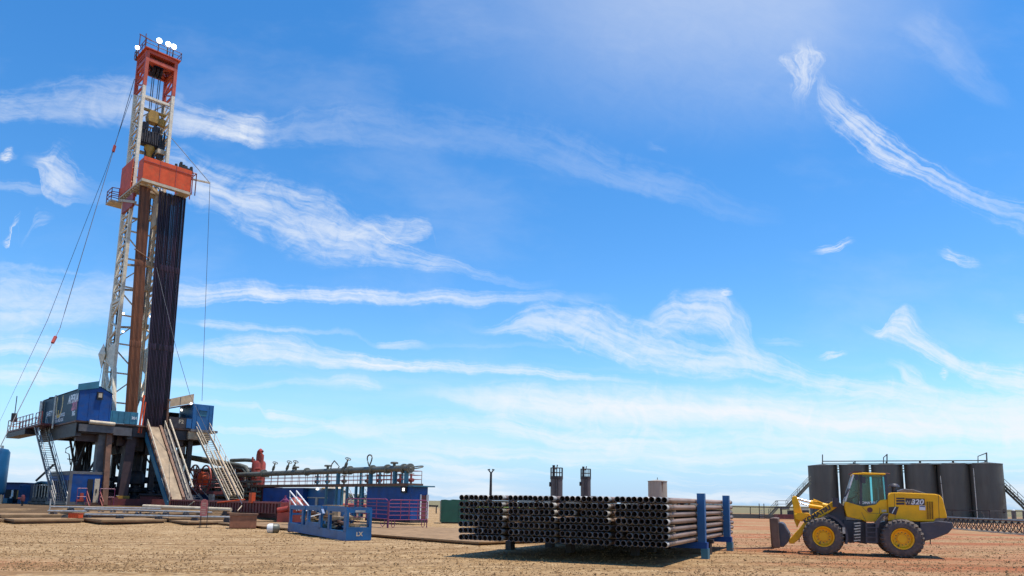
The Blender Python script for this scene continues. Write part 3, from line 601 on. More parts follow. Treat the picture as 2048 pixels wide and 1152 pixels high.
for px, py in ((247, 627), (246, 663), (301, 633), (303, 708)):
    a = rl(px, py, y=.9 if px > 280 else -.05); M().lathe([(0, -.11), (.12, -.07), (.12, .07), (0, .11)], a, n=8).obj('work_lamp', W_['smalllamp'], mast)
# crown
m = M(); cz0, cz1 = 48.2, 52.5
for i in (0, 1):
    for j in (0, 1): m.bar(legp(i, j, cz0), legp(i, j, cz1), .36, .36)
    truss(m, legp(i, 0, cz0), legp(i, 0, 52.2), legp(i, 1, cz0), legp(i, 1, 52.2), 3, .2)
for z in (51.5, 52.5):
    for p, q in (((0, 0), (1, 0)), ((0, 0), (0, 1)), ((1, 0), (1, 1)), ((0, 1), (1, 1))): m.bar(legp(*p, z)+Vector((0, 0, .0)), legp(*q, z), .34, .42)
m.bar(legp(0, 0, 51.6), legp(1, 1, 51.6), .3, .4); m.bar(legp(1, 0, 51.6), legp(0, 1, 51.6), .3, .4)
m.bb(-.4, MX+.4, -.4, 3.4, 52.68, 52.8)
crown = m.obj('crown', W_['crownred'], mast)
m = M()
for x in (1.1, 1.5, 1.9): m.lathe([(.25, -.12), (.75, -.12), (.65, 0), (.75, .12), (.25, .12)], (x, 1.4, 51.2), 'x', 18, True)
m.bb(.9, 2.15, .9, 1.9, 51.5, 52.3); m.objs('crown_sheave', W_['steel'], mast, 40)
m = M(); railing(m, [(-.4, -.4, 52.8), (MX+.4, -.4, 52.8), (MX+.4, 3.4, 52.8), (-.4, 3.4, 52.8), (-.4, -.4, 52.8)], .9, .04); m.tube((-.3, 2.4, 52.8), (-.3, 2.4, 55.6), .06, 5); m.tube((-.2, .6, 52.8), (-.2, .6, 54.9), .05, 5); m.bar((-.9, .6, 54.5), (.5, .6, 54.3), .09); m.obj('crown_rail', W_['darkred'], mast)
for px, py, y in ((319, 81, -.4), (337, 88, -.4), (348, 93, -.4), (275, 95, 3.4)):
    a = rl(px, py, y=y) if px > 300 else rl(px, py, x=-.5)
    fl = M().tube(a+Vector((.05, .3, -.1)), a+Vector((.05, .3, -1.5)), .07, 6).obj('floodlight', W_['black'], mast)
    s = .3 if px > 300 else .24
    M().lathe([(0, -.12), (s*.8, -.1), (s, .05), (s*.8, .16), (0, .2)], a, 'y', 14).obj('lamp_glass', W_['lamp'], fl, 50)
# -- racking board
rbm = M(); zb0, zb1 = 35.6, 38.1
rbm.bb(-.45, 4.65, -4.05, -3.95, zb0, zb1); sw = M(); sw.bb(4.55, 4.65, -3.95, 0.6, zb0, zb1)
sw.bb(-.45, -.37, -4.0, -2.4, zb0, zb1-.1); sw.bb(-.5, -.42, -.4, 3.3, zb0, zb1+.9); sw.bb(-.41, .5, 3.22, 3.3, zb0, zb1+.9)
rb = rbm.obj('racking_board', W_['orange'], rig); sw.objs('side_wall', W_['orange'], rb)
m = M()
for x in (1.25, 2.95): m.bb(x-.03, x+.03, -4.08, -4.05, zb0+.05, zb1)
m.bb(-.5, 4.7, -4.1, -4.05, zb1-.55, zb1-.45); m.obj('board_rib', W_['red'], rb)
m = M(); m.bb(-.5, 4.7, -4.1, -3.6, 35.25, 35.55); m.bb(-.5, .5, -3.6, 3.4, 35.3, 35.5); m.bb(3.6, 4.7, -3.6, .6, 35.3, 35.5); m.bb(.5, 3.6, -1.4, -1.0, 35.25, 35.5); m.bb(.6, 3.5, -1.0, .1, 35.2, 35.4)
for k in range(9): m.bb(-.4, .5, -3.3+k*.75, -3.1+k*.75, 35.1, 35.3)
m.bb(-1.3, .4, 3.4, 5.2, 34.9, 35.1); m.bar((-.4, 3.3, 35.2), (-.4, -2.4, 33.3), .25); m.bar((.3, -3.6, 35.2), (3.6, -1, 34.7), .3)
m.obj('board_platform', W_['cream'], rb)
m = M(); railing(m, [(-.5, 3.4, 35.2), (-1.25, 3.4, 35.1), (-1.25, 5.15, 35.1), (.3, 5.15, 35.1)], 1.4, .05, mids=2); m.obj('board_rail', W_['rail'], rb)
m = M(); railing(m, [(4.72, -4.15, 35.3), (5.1, -4.15, 35.3), (5.1, .4, 35.3)], 2.6, .06, mids=0); m.obj('safety_frame', W_['rail'], rb)
bt = rl(420, 366, y=-4.0); M().bar((4.6, -3.9, 37.2), bt, .16).obj('boom', W_['cream'], rb)
m = M()
for k in range(7):
    x = 3.1+.28*k; m.bar((x, -3.6, 38.0), (x+random.uniform(-.2, .2), -3.6, 38.5+random.random()*.5), .22)
m.bb(3.6, 4.6, -3.8, -3.3, 37.9, 38.4); m.obj('winch', W_['black'], rb)
M().bb(1.9, 3.1, -2.2, -.8, 31.4, 35.1).obj('stop_panel', W_['cream'], rb)
M().bb(-.35, -.1, -1.2, 2.3, 33.3, 34.8).obj('red_guard', W_['red'], rb)
# -- a row of junk lines hung under the floor
m = M()
for k in range(10):
    p = rl(245+k*6, 870, y=-1+.6*(k % 3)); m.path([(p.x, p.y, 7.9), (p.x+.2*(k % 3-1), p.y+.2, 6.2-.3*(k % 4)), (p.x+.1, p.y+.5, 4.6+.5*(k % 3))], .06, 5)
for px0, px1, py1 in ((228, 236, 938), (235, 242, 938)):
    p = rl(px0, 888, y=1.5); q = rl(px1, py1, y=1.5); m.tube((p.x, p.y, 7.9), q, .09, 6)
p = rl(132, 900, y=6); m.path([rl(140, 893, y=6), rl(132, 897, y=6), rl(131, 905, y=6), rl(138, 908, y=6), rl(141, 930, y=6)], .06, 6)
m.objs('hanging_hose', W_['black'], rig, 50)
# ================================================================ racked drill pipe
PIPE = dict(brown=mat('rusted drill pipe', (.21, .075, .03), .5, .3, var=.3, rand=.4, scale=2.5, stretch=(1, 1, .12), dirt=.5, dirtcol=(.075, .03, .018)),
            dark=mat('dark drill pipe', (.040, .022, .034), .4, .4, var=.35, rand=.65, scale=2.5, stretch=(1, 1, .12), dirt=.4, dirtcol=(.10, .035, .03)))
PL = 26.0
def pipe_proto(m_, label):
    t = thing('drill_pipe', label, 'drill pipe')
    me = M().tube((0, 0, 0), (0, 0, PL), .066, 9).obj('pipe_body', m_, t, 50)
    for z in (8.6, 17.4):
        M().lathe([(.066, z-.35), (.083, z-.25), (.083, z+.25), (.066, z+.35)], n=9).obj('tool_joint', m_, t, 50)
    return t
ORD = ['first', 'second', 'third', 'fourth', 'fifth', 'sixth', 'seventh', 'eighth', 'ninth', 'tenth', 'eleventh', 'twelfth', 'thirteenth', 'fourteenth', 'fifteenth', 'sixteenth', 'seventeenth', 'eighteenth', 'nineteenth', 'twentieth']
def rack(kind, n, xb0, xb1, xt0, xt1, y0, adj, word):
    proto = None
    for row in (0, 1):
        for i in range(n-row):
            f = (i+.5*row)/(n-1)
            b = l2w(xb0+(xb1-xb0)*f, y0+row*.14, FZ+.05+random.uniform(-.05, .05)); t_ = l2w(xt0+(xt1-xt0)*f, y0+row*.14+random.uniform(-.03, .03), FZ+PL)
            lab = '%s drill pipe from the left, %s row of the %s standing rack' % (ORD[i], 'front' if row == 0 else 'back', word)
            if proto is None: o = proto = pipe_proto(PIPE[kind], lab)
            else: o = copy_tree(proto, label=lab)
            o['group'] = 'drill pipes standing in the %s rack' % word
            o.location = b; d = (t_-b).normalized(); o.rotation_euler = d.to_track_quat('Z', 'Y').to_euler()
rack('brown', 9, .58, 1.62, -.26, .72, -3.0, 'brown', 'brown')
rack('dark', 17, 2.42, 4.76, 1.75, 4.55, -3.0, 'dark', 'dark')
# racking bands: chains round the stands
t = rthing('pipe_chain', 'rusty chain looped round the brown standing drill pipes at mid height', 'chain')
m = M()
for zz in (27.6,):
    m.path([(-.25, -3.12, zz+.3), (.4, -3.14, zz), (1.3, -3.12, zz-.4), (1.5, -2.9, zz+.5), (1.7, -2.4, zz+.9)], .07, 5)
m.obj('chain_link', W_['brown'], t)

# ================================================================ travelling equipment hung in the mast
tb = rthing('travelling_block', 'yellow travelling block hanging on drilling lines under the red crown', 'hoist block')
m = M(); m.prism([(-.5, -.7), (.5, -.7), (.62, .1), (.4, .7), (-.4, .7), (-.62, .1)], lambda u, v, d: (1.6+u, d, 45.4+v), .9, 1.9)
m.bb(.1, 3.0, 1.2, 1.5, 46.0, 46.25); m.bb(2.2, 3.0, 1.1, 1.6, 44.7, 45.5)
m.obj('block_body', W_['yellow'], tb)
m = M()
for x in (1.15, 1.35, 1.85, 2.05): m.tube((x, 1.4, 46.1), (x, 1.4, 51.0), .05, 5)
m.objs('drilling_line', W_['rope'], tb)
m = M(); m.tube((1.1, 1.4, 44.8), (1.1, 1.4, 43.9), .09, 6); m.tube((2.1, 1.4, 44.8), (2.1, 1.4, 43.9), .09, 6); m.objs('link', W_['steel'], tb)
td = rthing('top_drive', 'dark top drive with yellow neck hanging inside the white mast', 'top drive'); td.location.z = 3.3
m = M(); m.bb(.5, 2.7, .8, 2.0, 38.9, 40.1); m.bb(.15, 3.0, 1.0, 1.8, 38.5, 38.9); m.bb(.5, 1.1, .7, 1.4, 40.1, 41.0); m.bb(1.7, 2.3, .7, 1.5, 40.1, 40.9)
for k in range(14): m.bar((.4+.2*k, .75, 38.6), (.35+.2*k+random.uniform(-.2, .2), .75, 40.0+random.random()*.7), .1)
m.bb(2.3, 3.0, .7, 1.2, 37.2, 39.5)
m.obj('drive_body', W_['steel'], td)
m = M(); m.lathe([(.55, 38.5), (.6, 38.1), (.35, 37.6), (.3, 37.2), (0, 37.2)], (1.6, 1.4, 0), n=12); m.obj('drive_neck', W_['yellow'], td, 40)
m = M(); m.tube((1.6, 1.4, 37.4), (1.6, 1.4, 33.2), .16, 8); m.tube((1.15, 1.3, 38), (1.2, 1.3, 34.3), .08, 6); m.tube((2.05, 1.3, 38), (2.0, 1.3, 34.3), .08, 6); m.bb(.9, 2.3, 1.0, 1.7, 33.9, 34.4); m.obj('elevator_link', W_['steel'], td)

# ================================================================ V door ramp, stairs, catwalk
_q = rl(296, 852, y=-4.6); RXL = _q.x; RXR = rl(321, 853, y=-4.6).x; RYB = rl(341, 998, x=RXL).y
rp = rthing('v_door_ramp', 'tan steel pipe ramp sloping from the rig floor to the red catwalk', 'ramp')
def sloped(m, xs0, xs1, y0, z0, y1, z1, th=.12, top=0.):
    m.add([(x, y, z+d) for (y, z) in ((y0, z0), (y1, z1)) for x in (xs0, xs1) for d in (top, top-th)], [(0, 2, 6, 4), (1, 5, 7, 3), (0, 1, 3, 2), (4, 6, 7, 5), (0, 4, 5, 1), (2, 3, 7, 6)])
ya, za, yb, zb_ = -4.6, 9.0, RYB, 1.62
m = M(); sloped(m, RXL+.1, RXR-.1, ya, za, yb, zb_, .15); m.obj('ramp_plate', W_['rampm'], rp)
m = M()
for x in (RXL, RXR): sloped(m, x-.12, x+.12, ya, za+.25, yb, zb_+.25, .5)
m.objs('ramp_beam', W_['brown'], rp)
m = M()
for x in (RXL-.1, RXR+.42): m.tube((x, ya, za+.75), (x, yb, zb_+.55), .06, 6)
m.tube((RXR+.8, ya-.2, za+.9), (RXR+.8, yb+.1, zb_+1.2), .09, 6)
for k in range(9):
    f = k/8; y = ya+(yb-ya)*f; z = za+(zb_-za)*f; m.tube((RXR+.42, y, z-.2), (RXR+.42, y, z+.7), .05, 5); m.tube((RXL-.1, y, z-.1), (RXL-.1, y, z+.65), .05, 5)
m.obj('side_pipe', W_['cream'], rp)
m = M(); sloped(m, RXR+.12, RXR+.95, ya, za-.1, yb, zb_-.1, .4); m.obj('side_tray', W_['steel'], rp)
m = M(); sloped(m, RXL-.24, RXL-.13, ya-.2, za-.6, yb, zb_-.2, .8); m.obj('ramp_side', W_['teal'], rp)

def stairs(name, label, x0, x1, y0, z0, y1, z1, m_, mr, n, both=True, closed=False):
    t = rthing(name, label, 'staircase')
    mm = M()
    for x in (x0, x1): sloped(mm, x-.05, x+.05, y0, z0, y1, z1, .32, .1)
    mm.objs('stringer', m_, t)
    mm = M()
    for k in range(n):
        f = (k+.5)/n; y = y0+(y1-y0)*f; z = z0+(z1-z0)*f
        mm.bb(x0, x1, y-.13, y+.13, z-.02, z+.02)
    mm.obj('tread', m_, t)
    mm = M()
    for x in (x0, x1):
        for h in (.55, 1.05): mm.tube((x, y0, z0+h), (x, y1, z1+h), .035, 6)
        for k in range(7):
            f = k/6; y = y0+(y1-y0)*f; z = z0+(z1-z0)*f; mm.tube((x, y, z), (x, y, z+1.05), .035, 5)
    mm.obj('handrail', mr, t); return t
stairs('steel_staircase', 'long grey see-through staircase climbing to the blue doghouse at the left of the rig', -5.4, -4.42, 6.4, 9.15, -4.9, .95, W_['grey'], W_['galv'], 34)
stairs('steel_staircase', 'long tan staircase descending from the blue cabin at the right of the rig', 7.3, 8.7, -4.5, 8.9, -14.0, 1.5, W_['cream'], W_['cream'], 34)
# extra pipes slung along the right stair
t = rthing('pipe_bundle', 'tan pipes lying slanted along the right hand staircase', 'pipe')
m = M()
for x, dz in ((7.6, .35), (8.0, .4), (8.35, .35)): m.tube((x, -8.0, 6.3+dz), (x, -13.8, 1.75+dz), .07, 7)
m.objs('slanted_pipe', W_['tan'], t, 50)

cw = rthing('catwalk', 'long dark red steel catwalk lying before the pipe ramp', 'catwalk')
m = M(); m.bb(2.4, 4.3, -34, -12.6, 1.42, 1.6); m.obj('walk_deck', W_['darkred'], cw)
m = M(); m.bb(2.3, 2.5, -34, -12.6, .75, 1.58)
for k in range(42): m.bb(2.22, 2.3, -33.8+k*.51, -33.72+k*.51, .78, 1.55)
m.obj('side_plate', W_['darkred'], cw)
m = M(); m.bb(2.2, 2.32, -34, -12.6, 1.5, 1.64); m.bb(2.2, 4.4, -34.1, -33.9, .5, 1.6); m.obj('top_edge', W_['rail'], cw)
m = M()
for k in range(7): m.bb(2.4, 4.2, -33.5+k*3.4, -33.2+k*3.4, .05, .8)
m.objs('skid_beam', W_['darkred'], cw)
m = M(); a = rl(484, 1000, x=2.35); m.tube(rl(435, 1005, x=2.2), rl(489, 999, x=2.2), .06, 6); m.bb(2.1, 2.4, a.y-2.2, a.y-1.7, 1.5, 2.3); m.obj('pipe_stop', W_['orange'], cw)
m = M(); m.tube(rl(484, 1011, x=2.1), rl(475, 1022, x=1.6), .045, 5); m.tube(rl(388, 1003, x=2.1), rl(375, 1013, x=1.8), .045, 5); m.objs('strut', W_['cream'], cw)

# ================================================================ lower container cabin with open door
tr = rthing('site_container', 'grey blue container cabin with an open white door under the rig doghouse', 'container')
body = M().bb(-4.3, -1.2, -4.62, 2.6, 1.27, 4.15).obj('container_body', W_['blue'], tr)
m = M()
m.bb(-4.36, -4.3, -4.6, 2.6, 3.8, 4.18); m.bb(-4.3, -1.2, -4.66, -4.62, 3.92, 4.18); m.bb(-4.36, -4.1, -4.7, -4.6, 1.2, 4.2); m.bb(-1.35, -1.15, -4.7, -4.6, 1.2, 4.2)
for k in range(10): m.bb(-4.38, -4.3, -4.4+k*.7, -4.2+k*.7, 1.3, 3.3)
m.obj('container_frame', W_['grey'], tr)
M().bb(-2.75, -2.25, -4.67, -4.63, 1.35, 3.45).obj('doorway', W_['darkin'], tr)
d = M().bb(-2.2, -1.75, -4.95, -4.9, 1.2, 3.5).obj('door', W_['cream'], tr); M().bb(-2.05, -1.95, -5.0, -4.95, 2.1, 2.5).obj('handle', W_['black'], d)
m = M(); m.bb(-4.4, -1.0, -4.8, 2.7, .95, 1.25); m.obj('skid_beam', W_['grey'], tr)
m = M()
m.bb(-3.3, -3.0, -4.75, -4.65, 1.5, 2.1); m.bb(-3.6, -2.9, -4.85, -4.65, 1.3, 1.5); m.objs('wall_box', W_['red'], tr)
st = rthing('step_ladder', 'small set of red steps with handrails before the open white door', 'steps')
m = M()
for k in range(4): m.bb(-2.75, -1.7, -5.2-.32*k, -4.95-.32*k, 1.1-.12*k, 1.15-.12*k)
m.obj('tread', W_['brown'], st)
m = M()
for x in (-2.8, -1.65):
    m.tube((x, -5.0, 2.3), (x, -6.3, 1.3), .04, 6); m.tube((x, -5.0, 1.7), (x, -6.3, .75), .04, 6)
    for y, z in ((-5.0, 2.3), (-6.3, 1.3)): m.tube((x, y, z), (x, y, .75), .04, 6)
m.obj('handrail', W_['rail'], st)
fr = rthing('pipe_railing', 'thin purple red rail panel standing before the container cabin wall', 'railing'); m = M(); railing(m, [(-1.7, -5.2, .95), (-.4, -5.2, .95)], 1.6, .03); railing(m, [(-3.7, -5.3, .95), (-2.9, -5.3, .95)], 1.6, .03); m.obj('rail_bar', W_['purple'], fr)

# ================================================================ blow out preventer
bp = rthing('blowout_preventer', 'dark stacked blowout preventer valve under the middle of the rig floor', 'valve stack')
m = M(); m.lathe([(0, 1.2), (.6, 1.2), (.6, 1.9), (.4, 2.0), (.4, 2.3), (.75, 2.35), (.75, 2.7), (.45, 2.75), (.45, 3.1), (.9, 3.2), (.9, 4.1), (.6, 4.5), (.45, 4.6), (.45, 7.5), (0, 7.5)], (3.3, .6, 0), n=18); m.obj('stack_body', W_['steel'], bp, 40)
m = M()
for z in (2.5, 3.6): m.tube((1.0, .6, z), (5.6, .6, z), .36, 10); m.tube((.4, .6, z), (1.0, .6, z), .15, 8)
m.objs('ram_bonnet', W_['black'], bp, 40)
tk = rthing('cellar_tank', 'small blue drum tank on the ground behind the dark rig legs', 'tank'); M().lathe([(0, 1.0), (.8, 1.0), (.8, 2.4), (0, 2.5)], (-.2, 5.5, 0), n=16).obj('drum', W_['midblue'], tk, 40)
for i, (px, y, h, w, lab) in enumerate(((213, -1, 2.2, 2.2, 'dark red skid box under the rig floor left of the big column'), (300, -1.5, 1.6, 2.6, 'low dark steel manifold skid beside the foot of the pipe ramp'), (330, 2, 2.0, 1.6, 'dark red pump skid behind the pipe ramp'))):
    a = rl(px, 1000, y=y); t = rthing('equipment_skid', lab, 'skid', 'equipment under the rig floor')
    m = M(); m.bb(a.x-w/2, a.x+w/2, y-.6, y+.6, .95, 1.2); m.bb(a.x-w/2+.1, a.x+w/2-.4, y-.5, y+.5, 1.2, .9+h*.6)
    m.obj('skid_frame', W_['darkred'], t)
    m = M(); m.tube((a.x-w/2, y-.3, .9+h*.7), (a.x+w/2, y-.3, .9+h*.7), .16, 8); m.lathe([(0, 0), (.4, 0), (.4, .5), (.2, .7), (0, .7)], (a.x, y, .9+h*.6), n=12); m.tube((a.x+w*.3, y, 1.2), (a.x+w*.3, y, .9+h), .12, 8)
    m.obj('pump', W_['steel'], t, 40)

# ================================================================ ropes and guy lines
def cable(pts, label, r=.05, floats=(), cat='cable', sag=0.):
    t = thing('guy_cable', label, cat, pts[0]); o = Vector(pts[0]); P = []
    for p, q in zip(pts, pts[1:]):
        p, q = Vector(p), Vector(q)
        for k in range(12):
            f = k/12; c = p.lerp(q, f); c.z -= sag*4*f*(1-f); P.append(c-o)
    P.append(Vector(pts[-1])-o)
    M().path(P, r, 5).obj('wire', W_['rope'], t)
    for f in floats:
        i = int(f*(len(P)-1)); c = P[i]; d = (P[min(i+1, len(P)-1)]-P[max(i-1, 0)]).normalized()
        M().bar(c-d*.5, c+d*.4, .24, .2).obj('tension_block', W_['red'], t)
    return t
yl = l2w(0, 2.9).y
mp1 = at(269, 158, yl)
cable([mp1, at(228, 298, 76.5), at(120, 656, 69), gnd(-60, 1013, .9)], 'guy cable with two small red blocks running from the mast to the lower left', .035, (.335, .70))
cable([at(264, 190, yl), at(212, 340, 78), at(95, 640, 76), gnd(-70, 990, .9) if ray(-70, 990).z < 0 else at(-70, 975, 74)], 'plain guy cable left of the one with red blocks', .025)
cable([at(247, 440, yl), at(213, 690, 79), at(198, 768, 78.6)], 'thin rope hanging beside the left edge of the white mast', .025, cat='rope')
cable([l2w(*rl(343, 276, y=0)[:2], rl(343, 276, y=0).z), l2w(bt.x, bt.y, bt.z)], 'stay line from the mast down to the tip of the racking board boom', .04)
cable([l2w(bt.x, bt.y, bt.z), at(404, 802, 79.5)], 'thin rope hanging from the boom tip to the right hand blue cabin', .025, cat='rope')
cable([at(313, 535, 76), at(352, 695, 75), at(380, 790, 74), gnd(484, 1010, 1.6) if False else at(484, 1008, 55)], 'winch line slanting across the dark drill pipes down to the catwalk', .025)
# ================================================================ mud system behind the catwalk
WL = 11.0
wk = rthing('elevated_walkway', 'long elevated walkway with red deck and handrails in front of the blue mud cabins', 'walkway')
m = M(); m.bb(WL-.1, WL+1.5, -37.7, -1, 3.0, 3.22); m.obj('walk_deck', W_['brown'], wk)
m = M(); railing(m, [(WL, -1, 3.22), (WL, -37.6, 3.22), (WL+1.4, -37.6, 3.22), (WL+1.4, -1, 3.22)], 1.0, .024, mids=2); m.obj('handrail', W_['rail'], wk)
m = M()
for y in (-25.6, -27.3, -29.0, -30.4, -31.4): m.bb(WL-.1, WL+.1, y-.08, y+.08, .2, 3.0)
for y in (-26, -29, -31): m.bb(WL+1.3, WL+1.5, y-.08, y+.08, .2, 3.0)
m.objs('support_post', W_['teal'], wk)
fp = rthing('mud_pipe', 'long grey green mud pipe with flanges and valves running along the elevated walkway', 'pipe')
PZ = 4.38; PX = WL-.15
m = M(); m.tube((PX, -4.5, PZ-.1), (PX, -38.2, PZ+.02), .25, 14)
m.obj('pipe_body', W_['pipegreen'], fp, 40)
m = M()
for px in (528, 614, 690, 700, 745, 775, 808, 820): a = rl(px, 945, x=PX); m.lathe([(.2, -.1), (.38, -.1), (.38, .1), (.2, .1)], (PX, a.y, PZ), 'y', 14)
m.objs('flange', W_['pipegreen'], fp, 40)
m = M()
for px in (591, 655, 788): a = rl(px, 945, x=PX); m.tube((PX, a.y, PZ+.2), (PX, a.y, PZ+.41), .12, 8); m.lathe([(0, .4), (.3, .4), (.33, .5), (.25, .56), (0, .56)], (PX, a.y, PZ), n=12)
m.objs('capped_branch', W_['pipegreen'], fp, 40)
for px, lean in ((544, -.5), (571, -.6), (584, -.55), (688, -.5)):
    a = rl(px, 945, x=PX); top = Vector((PX, a.y+lean*1.1, PZ+1.0)); b = Vector((PX, a.y, PZ))
    v = M().tube(b, top, .07, 7).tube(b.lerp(top, .3), b.lerp(top, .65), .13, 8).obj('lever_valve', W_['pipegreen'], fp, 40)
    d = (top-b).normalized(); n1 = d.cross(Vector((1, 0, 0))).normalized(); mm = M(); R_ = [top+Vector((math.cos(t)*.24, 0, 0))+n1*math.sin(t)*.24 for t in [i*PI/6 for i in range(13)]]
    mm.path(R_, .04, 5); mm.obj('hand_wheel', W_['pipegreen'], v)
a = rl(738, 945, x=PX); m = M()
m.path([Vector((PX, a.y+.45*math.sin(t)*(1-math.cos(t))*.6, PZ+.2+.52*(1-math.cos(t)))) for t in [i*PI/9 for i in range(1, 18)]], .06, 6)
a = rl(664, 945, x=PX); m.path([(PX, a.y+.25, PZ+.2), (PX, a.y+.1, PZ+.6), (PX, a.y-.3, PZ+.9), (PX, a.y-.8, PZ+.6), (PX, a.y-1.15, PZ+.35), (PX, a.y-.9, PZ+.15)], .055, 6)
m.path([Vector((PX+.4*math.sin(t), -38.9-.65*math.cos(t), PZ+.05+.12*math.sin(t))) for t in [i*PI/8 for i in range(17)]], .05, 5)
m.objs('hose_loop', W_['pipegreen'], fp, 50)
m = M()
for px in (677, 742, 790, 813): a = rl(px, 945, x=PX); m.bb(PX-.13, PX+.13, a.y-.13, a.y+.13, 3.2, PZ-.2)
for px in (636, 655, 722, 760, 805): a = rl(px, 945, x=PX+.3); m.tube((PX+.3, a.y, 3.2), (PX+.3, a.y, PZ-.2), .09, 6)
m.objs('pipe_support', W_['teal'], fp)
for i, px in enumerate((634, 655, 688, 735, 758, 800, 822)):
    a = rl(px, 965, x=WL+.9); t = rthing('gate_valve', '%s small %s valve from the left standing on the elevated walkway' % (ORD[i], 'red' if px > 750 else 'grey green'), 'valve', 'valves on the elevated walkway')
    m = M(); m.tube((WL+.9, a.y, 3.22), (WL+.9, a.y, 4.0), .09, 7); m.tube((WL+.9, a.y-.25, 3.5), (WL+.9, a.y+.25, 3.5), .15, 8)
    m.obj('valve_body', W_['rail'] if px > 750 else W_['pipegreen'], t, 40); m = M(); m.path([(WL+.9+.22*math.cos(k*PI/5), a.y+.22*math.sin(k*PI/5), 4.0) for k in range(11)], .035, 5); m.obj('hand_wheel', W_['pipegreen'], t)
gl = rthing('rail_gate', 'red lattice barrier standing on the walkway deck near its right end', 'barrier'); m = M(); railing(m, [(WL+.6, -32.5, 3.22), (WL+.6, -34.6, 3.22)], 1.3, .05, n=2, mids=3); m.obj('barrier_bar', W_['rail'], gl)

def cabin(name, label, y0, y1, x0, x1, z0, z1, m_, roof=True):
    t = rthing(name, label, 'cabin')
    b = M().bb(x0, x1, y0, y1, z0, z1).obj('cabin_wall', m_, t)
    if roof: M().bb(x0-.12, x1+.45, y0-.35, y1+.1, z1+.0, z1+.1).obj('roof', W_['teal'], t)
    M().bb(x0-.05, x1+.05, y0-.05, y1+.05, z0-.25, z0).obj('skid', W_['steel'], t); return t
cb = cabin('blue_cabin', 'deep blue cabin with a narrow dark door at the right end of the walkway', -38.0, -31.9, 11.1, 12.75, .4, 2.95, W_['blue'])
f = M().bb(12.05, 12.55, -38.06, -38.01, .45, 2.3).obj('doorway', W_['darkred'], cb)
m = M()
for x in (12.0, 12.62, 12.75): m.bb(x-.04, x+.04, -38.12, -38.02, .45, 2.35)
m.objs('door_frame', W_['whitep'], cb)
a = rl(808, 979, x=11.0); l = M().bb(10.95, 11.09, a.y-.3, a.y+.35, a.z-.25, a.z+.25).obj('work_lamp', W_['black'], cb); M().bb(10.9, 10.945, a.y-.12, a.y+.08, a.z-.11, a.z+.11).obj('lamp_glass', W_['smalllamp'], l)
ca = cabin('blue_cabin', 'deep blue cabin under the walkway behind the white stair rails', -21.3, -13.3, 11.1, 13.0, .6, 2.9, W_['blue'], False)
cc = cabin('blue_cabin', 'smaller blue cabin with a lit lamp and pale waist rail left of the open gap', -24.9, -21.4, 11.6, 13.0, .3, 2.85, W_['midblue'], False)
m = M(); m.bb(11.52, 11.6, -24.9, -21.4, 1.95, 2.05); m.bb(11.5, 11.6, -23.3, -22.9, .3, 2.0); m.obj('waist_rail', W_['galv'], cc)
a = rl(635, 978, x=11.5); M().lathe([(0, -.1), (.13, -.07), (.13, .07), (0, .1)], a, n=10).obj('work_lamp', W_['smalllamp'], cc)

sp = rthing('mud_gas_separator', 'tall dark red cylindrical gas separator vessel with a looped top pipe', 'vessel')
m = M(); c = (12, -10.1, 0); m.lathe([(0, .9), (.72, .9), (.72, 5.5), (.6, 5.75), (.3, 5.85), (0, 5.85)], c, n=22); m.obj('vessel_body', W_['red'], sp, 40)
m = M(); m.path([(12, -9.85, 5.7), (12, -9.85, 6.4), (12, -9.95, 6.75), (12, -10.25, 6.9), (12, -10.55, 6.75), (12, -10.65, 6.4), (12, -10.65, 2.5)], .22, 10); m.tube((11.4, -10.7, 4.9), (11.4, -11.8, 4.9), .13, 8); m.tube((11.5, -9.6, 5.6), (11.5, -9.6, 6.2), .1, 8); m.obj('top_pipe', W_['red'], sp, 45)
fl = rthing('flow_line', 'dark grey green flow line pipe running from under the rig floor to the red separator', 'pipe')
m = M(); m.path([rl(322, 905, x=7), rl(400, 917, x=9), rl(440, 924, x=10.5), rl(480, 931, x=11), rl(492, 935, x=11.2), rl(498, 945, x=11.2), rl(499, 965, x=11.2)], .24, 10)
m.path([rl(350, 912, x=8), rl(436, 929, x=10.5), rl(486, 938, x=11), rl(493, 947, x=11)], .13, 8); m.path([rl(462, 921, x=11), rl(490, 920, x=11.6), rl(508, 921, x=12)], .2, 8)
m.objs('pipe_run', W_['pipegreen'], fl, 50)
m = M(); m.tube(rl(490, 938, x=11.3), rl(490, 962, x=11.3), .06, 6); m.tube(rl(470, 936, x=11.3), rl(470, 962, x=11.3), .06, 6); m.path([rl(345, 925, x=7.5), rl(360, 930, x=8), rl(372, 929, x=8.5)], .06, 6); m.objs('pipe_stand', W_['galv'], fl)
pit = rthing('mud_tank', 'long dark red mud tank skid with pipework behind the catwalk', 'tank')
m = M(); m.bb(11.2, 13.4, -13.0, 8, .9, 3.0); m.obj('tank_body', W_['darkred'], pit)
m = M()
for k in range(14): m.bb(11.12, 11.2, -12.8+k*1.45, -12.65+k*1.45, .95, 2.95)
m.bb(11.05, 11.2, -13, 8, 2.85, 3.05); m.obj('tank_rib', W_['steel'], pit)
m = M()
for z, r, x in ((3.55, .12, 11.0), (2.5, .1, 10.9), (2.05, .14, 10.95), (1.6, .08, 10.9)): m.tube((x, -13, z), (x, 2, z), r, 8)
for k in range(12):
    y = -12+k*1.1; m.tube((11.0, y, 2.0), (11.0, y, 3.4+.3*(k % 3)), .06, 6); m.lathe([(0, 0), (.2, 0), (.2, .25), (0, .3)], (10.95, y+.4, 2.6+.3*(k % 2)), n=8)
m.obj('pipework', W_['pipegreen'], pit, 45)
sk = rthing('shaker_house', 'dark flat roofed shaker house with pale windows behind the right staircase', 'shed')
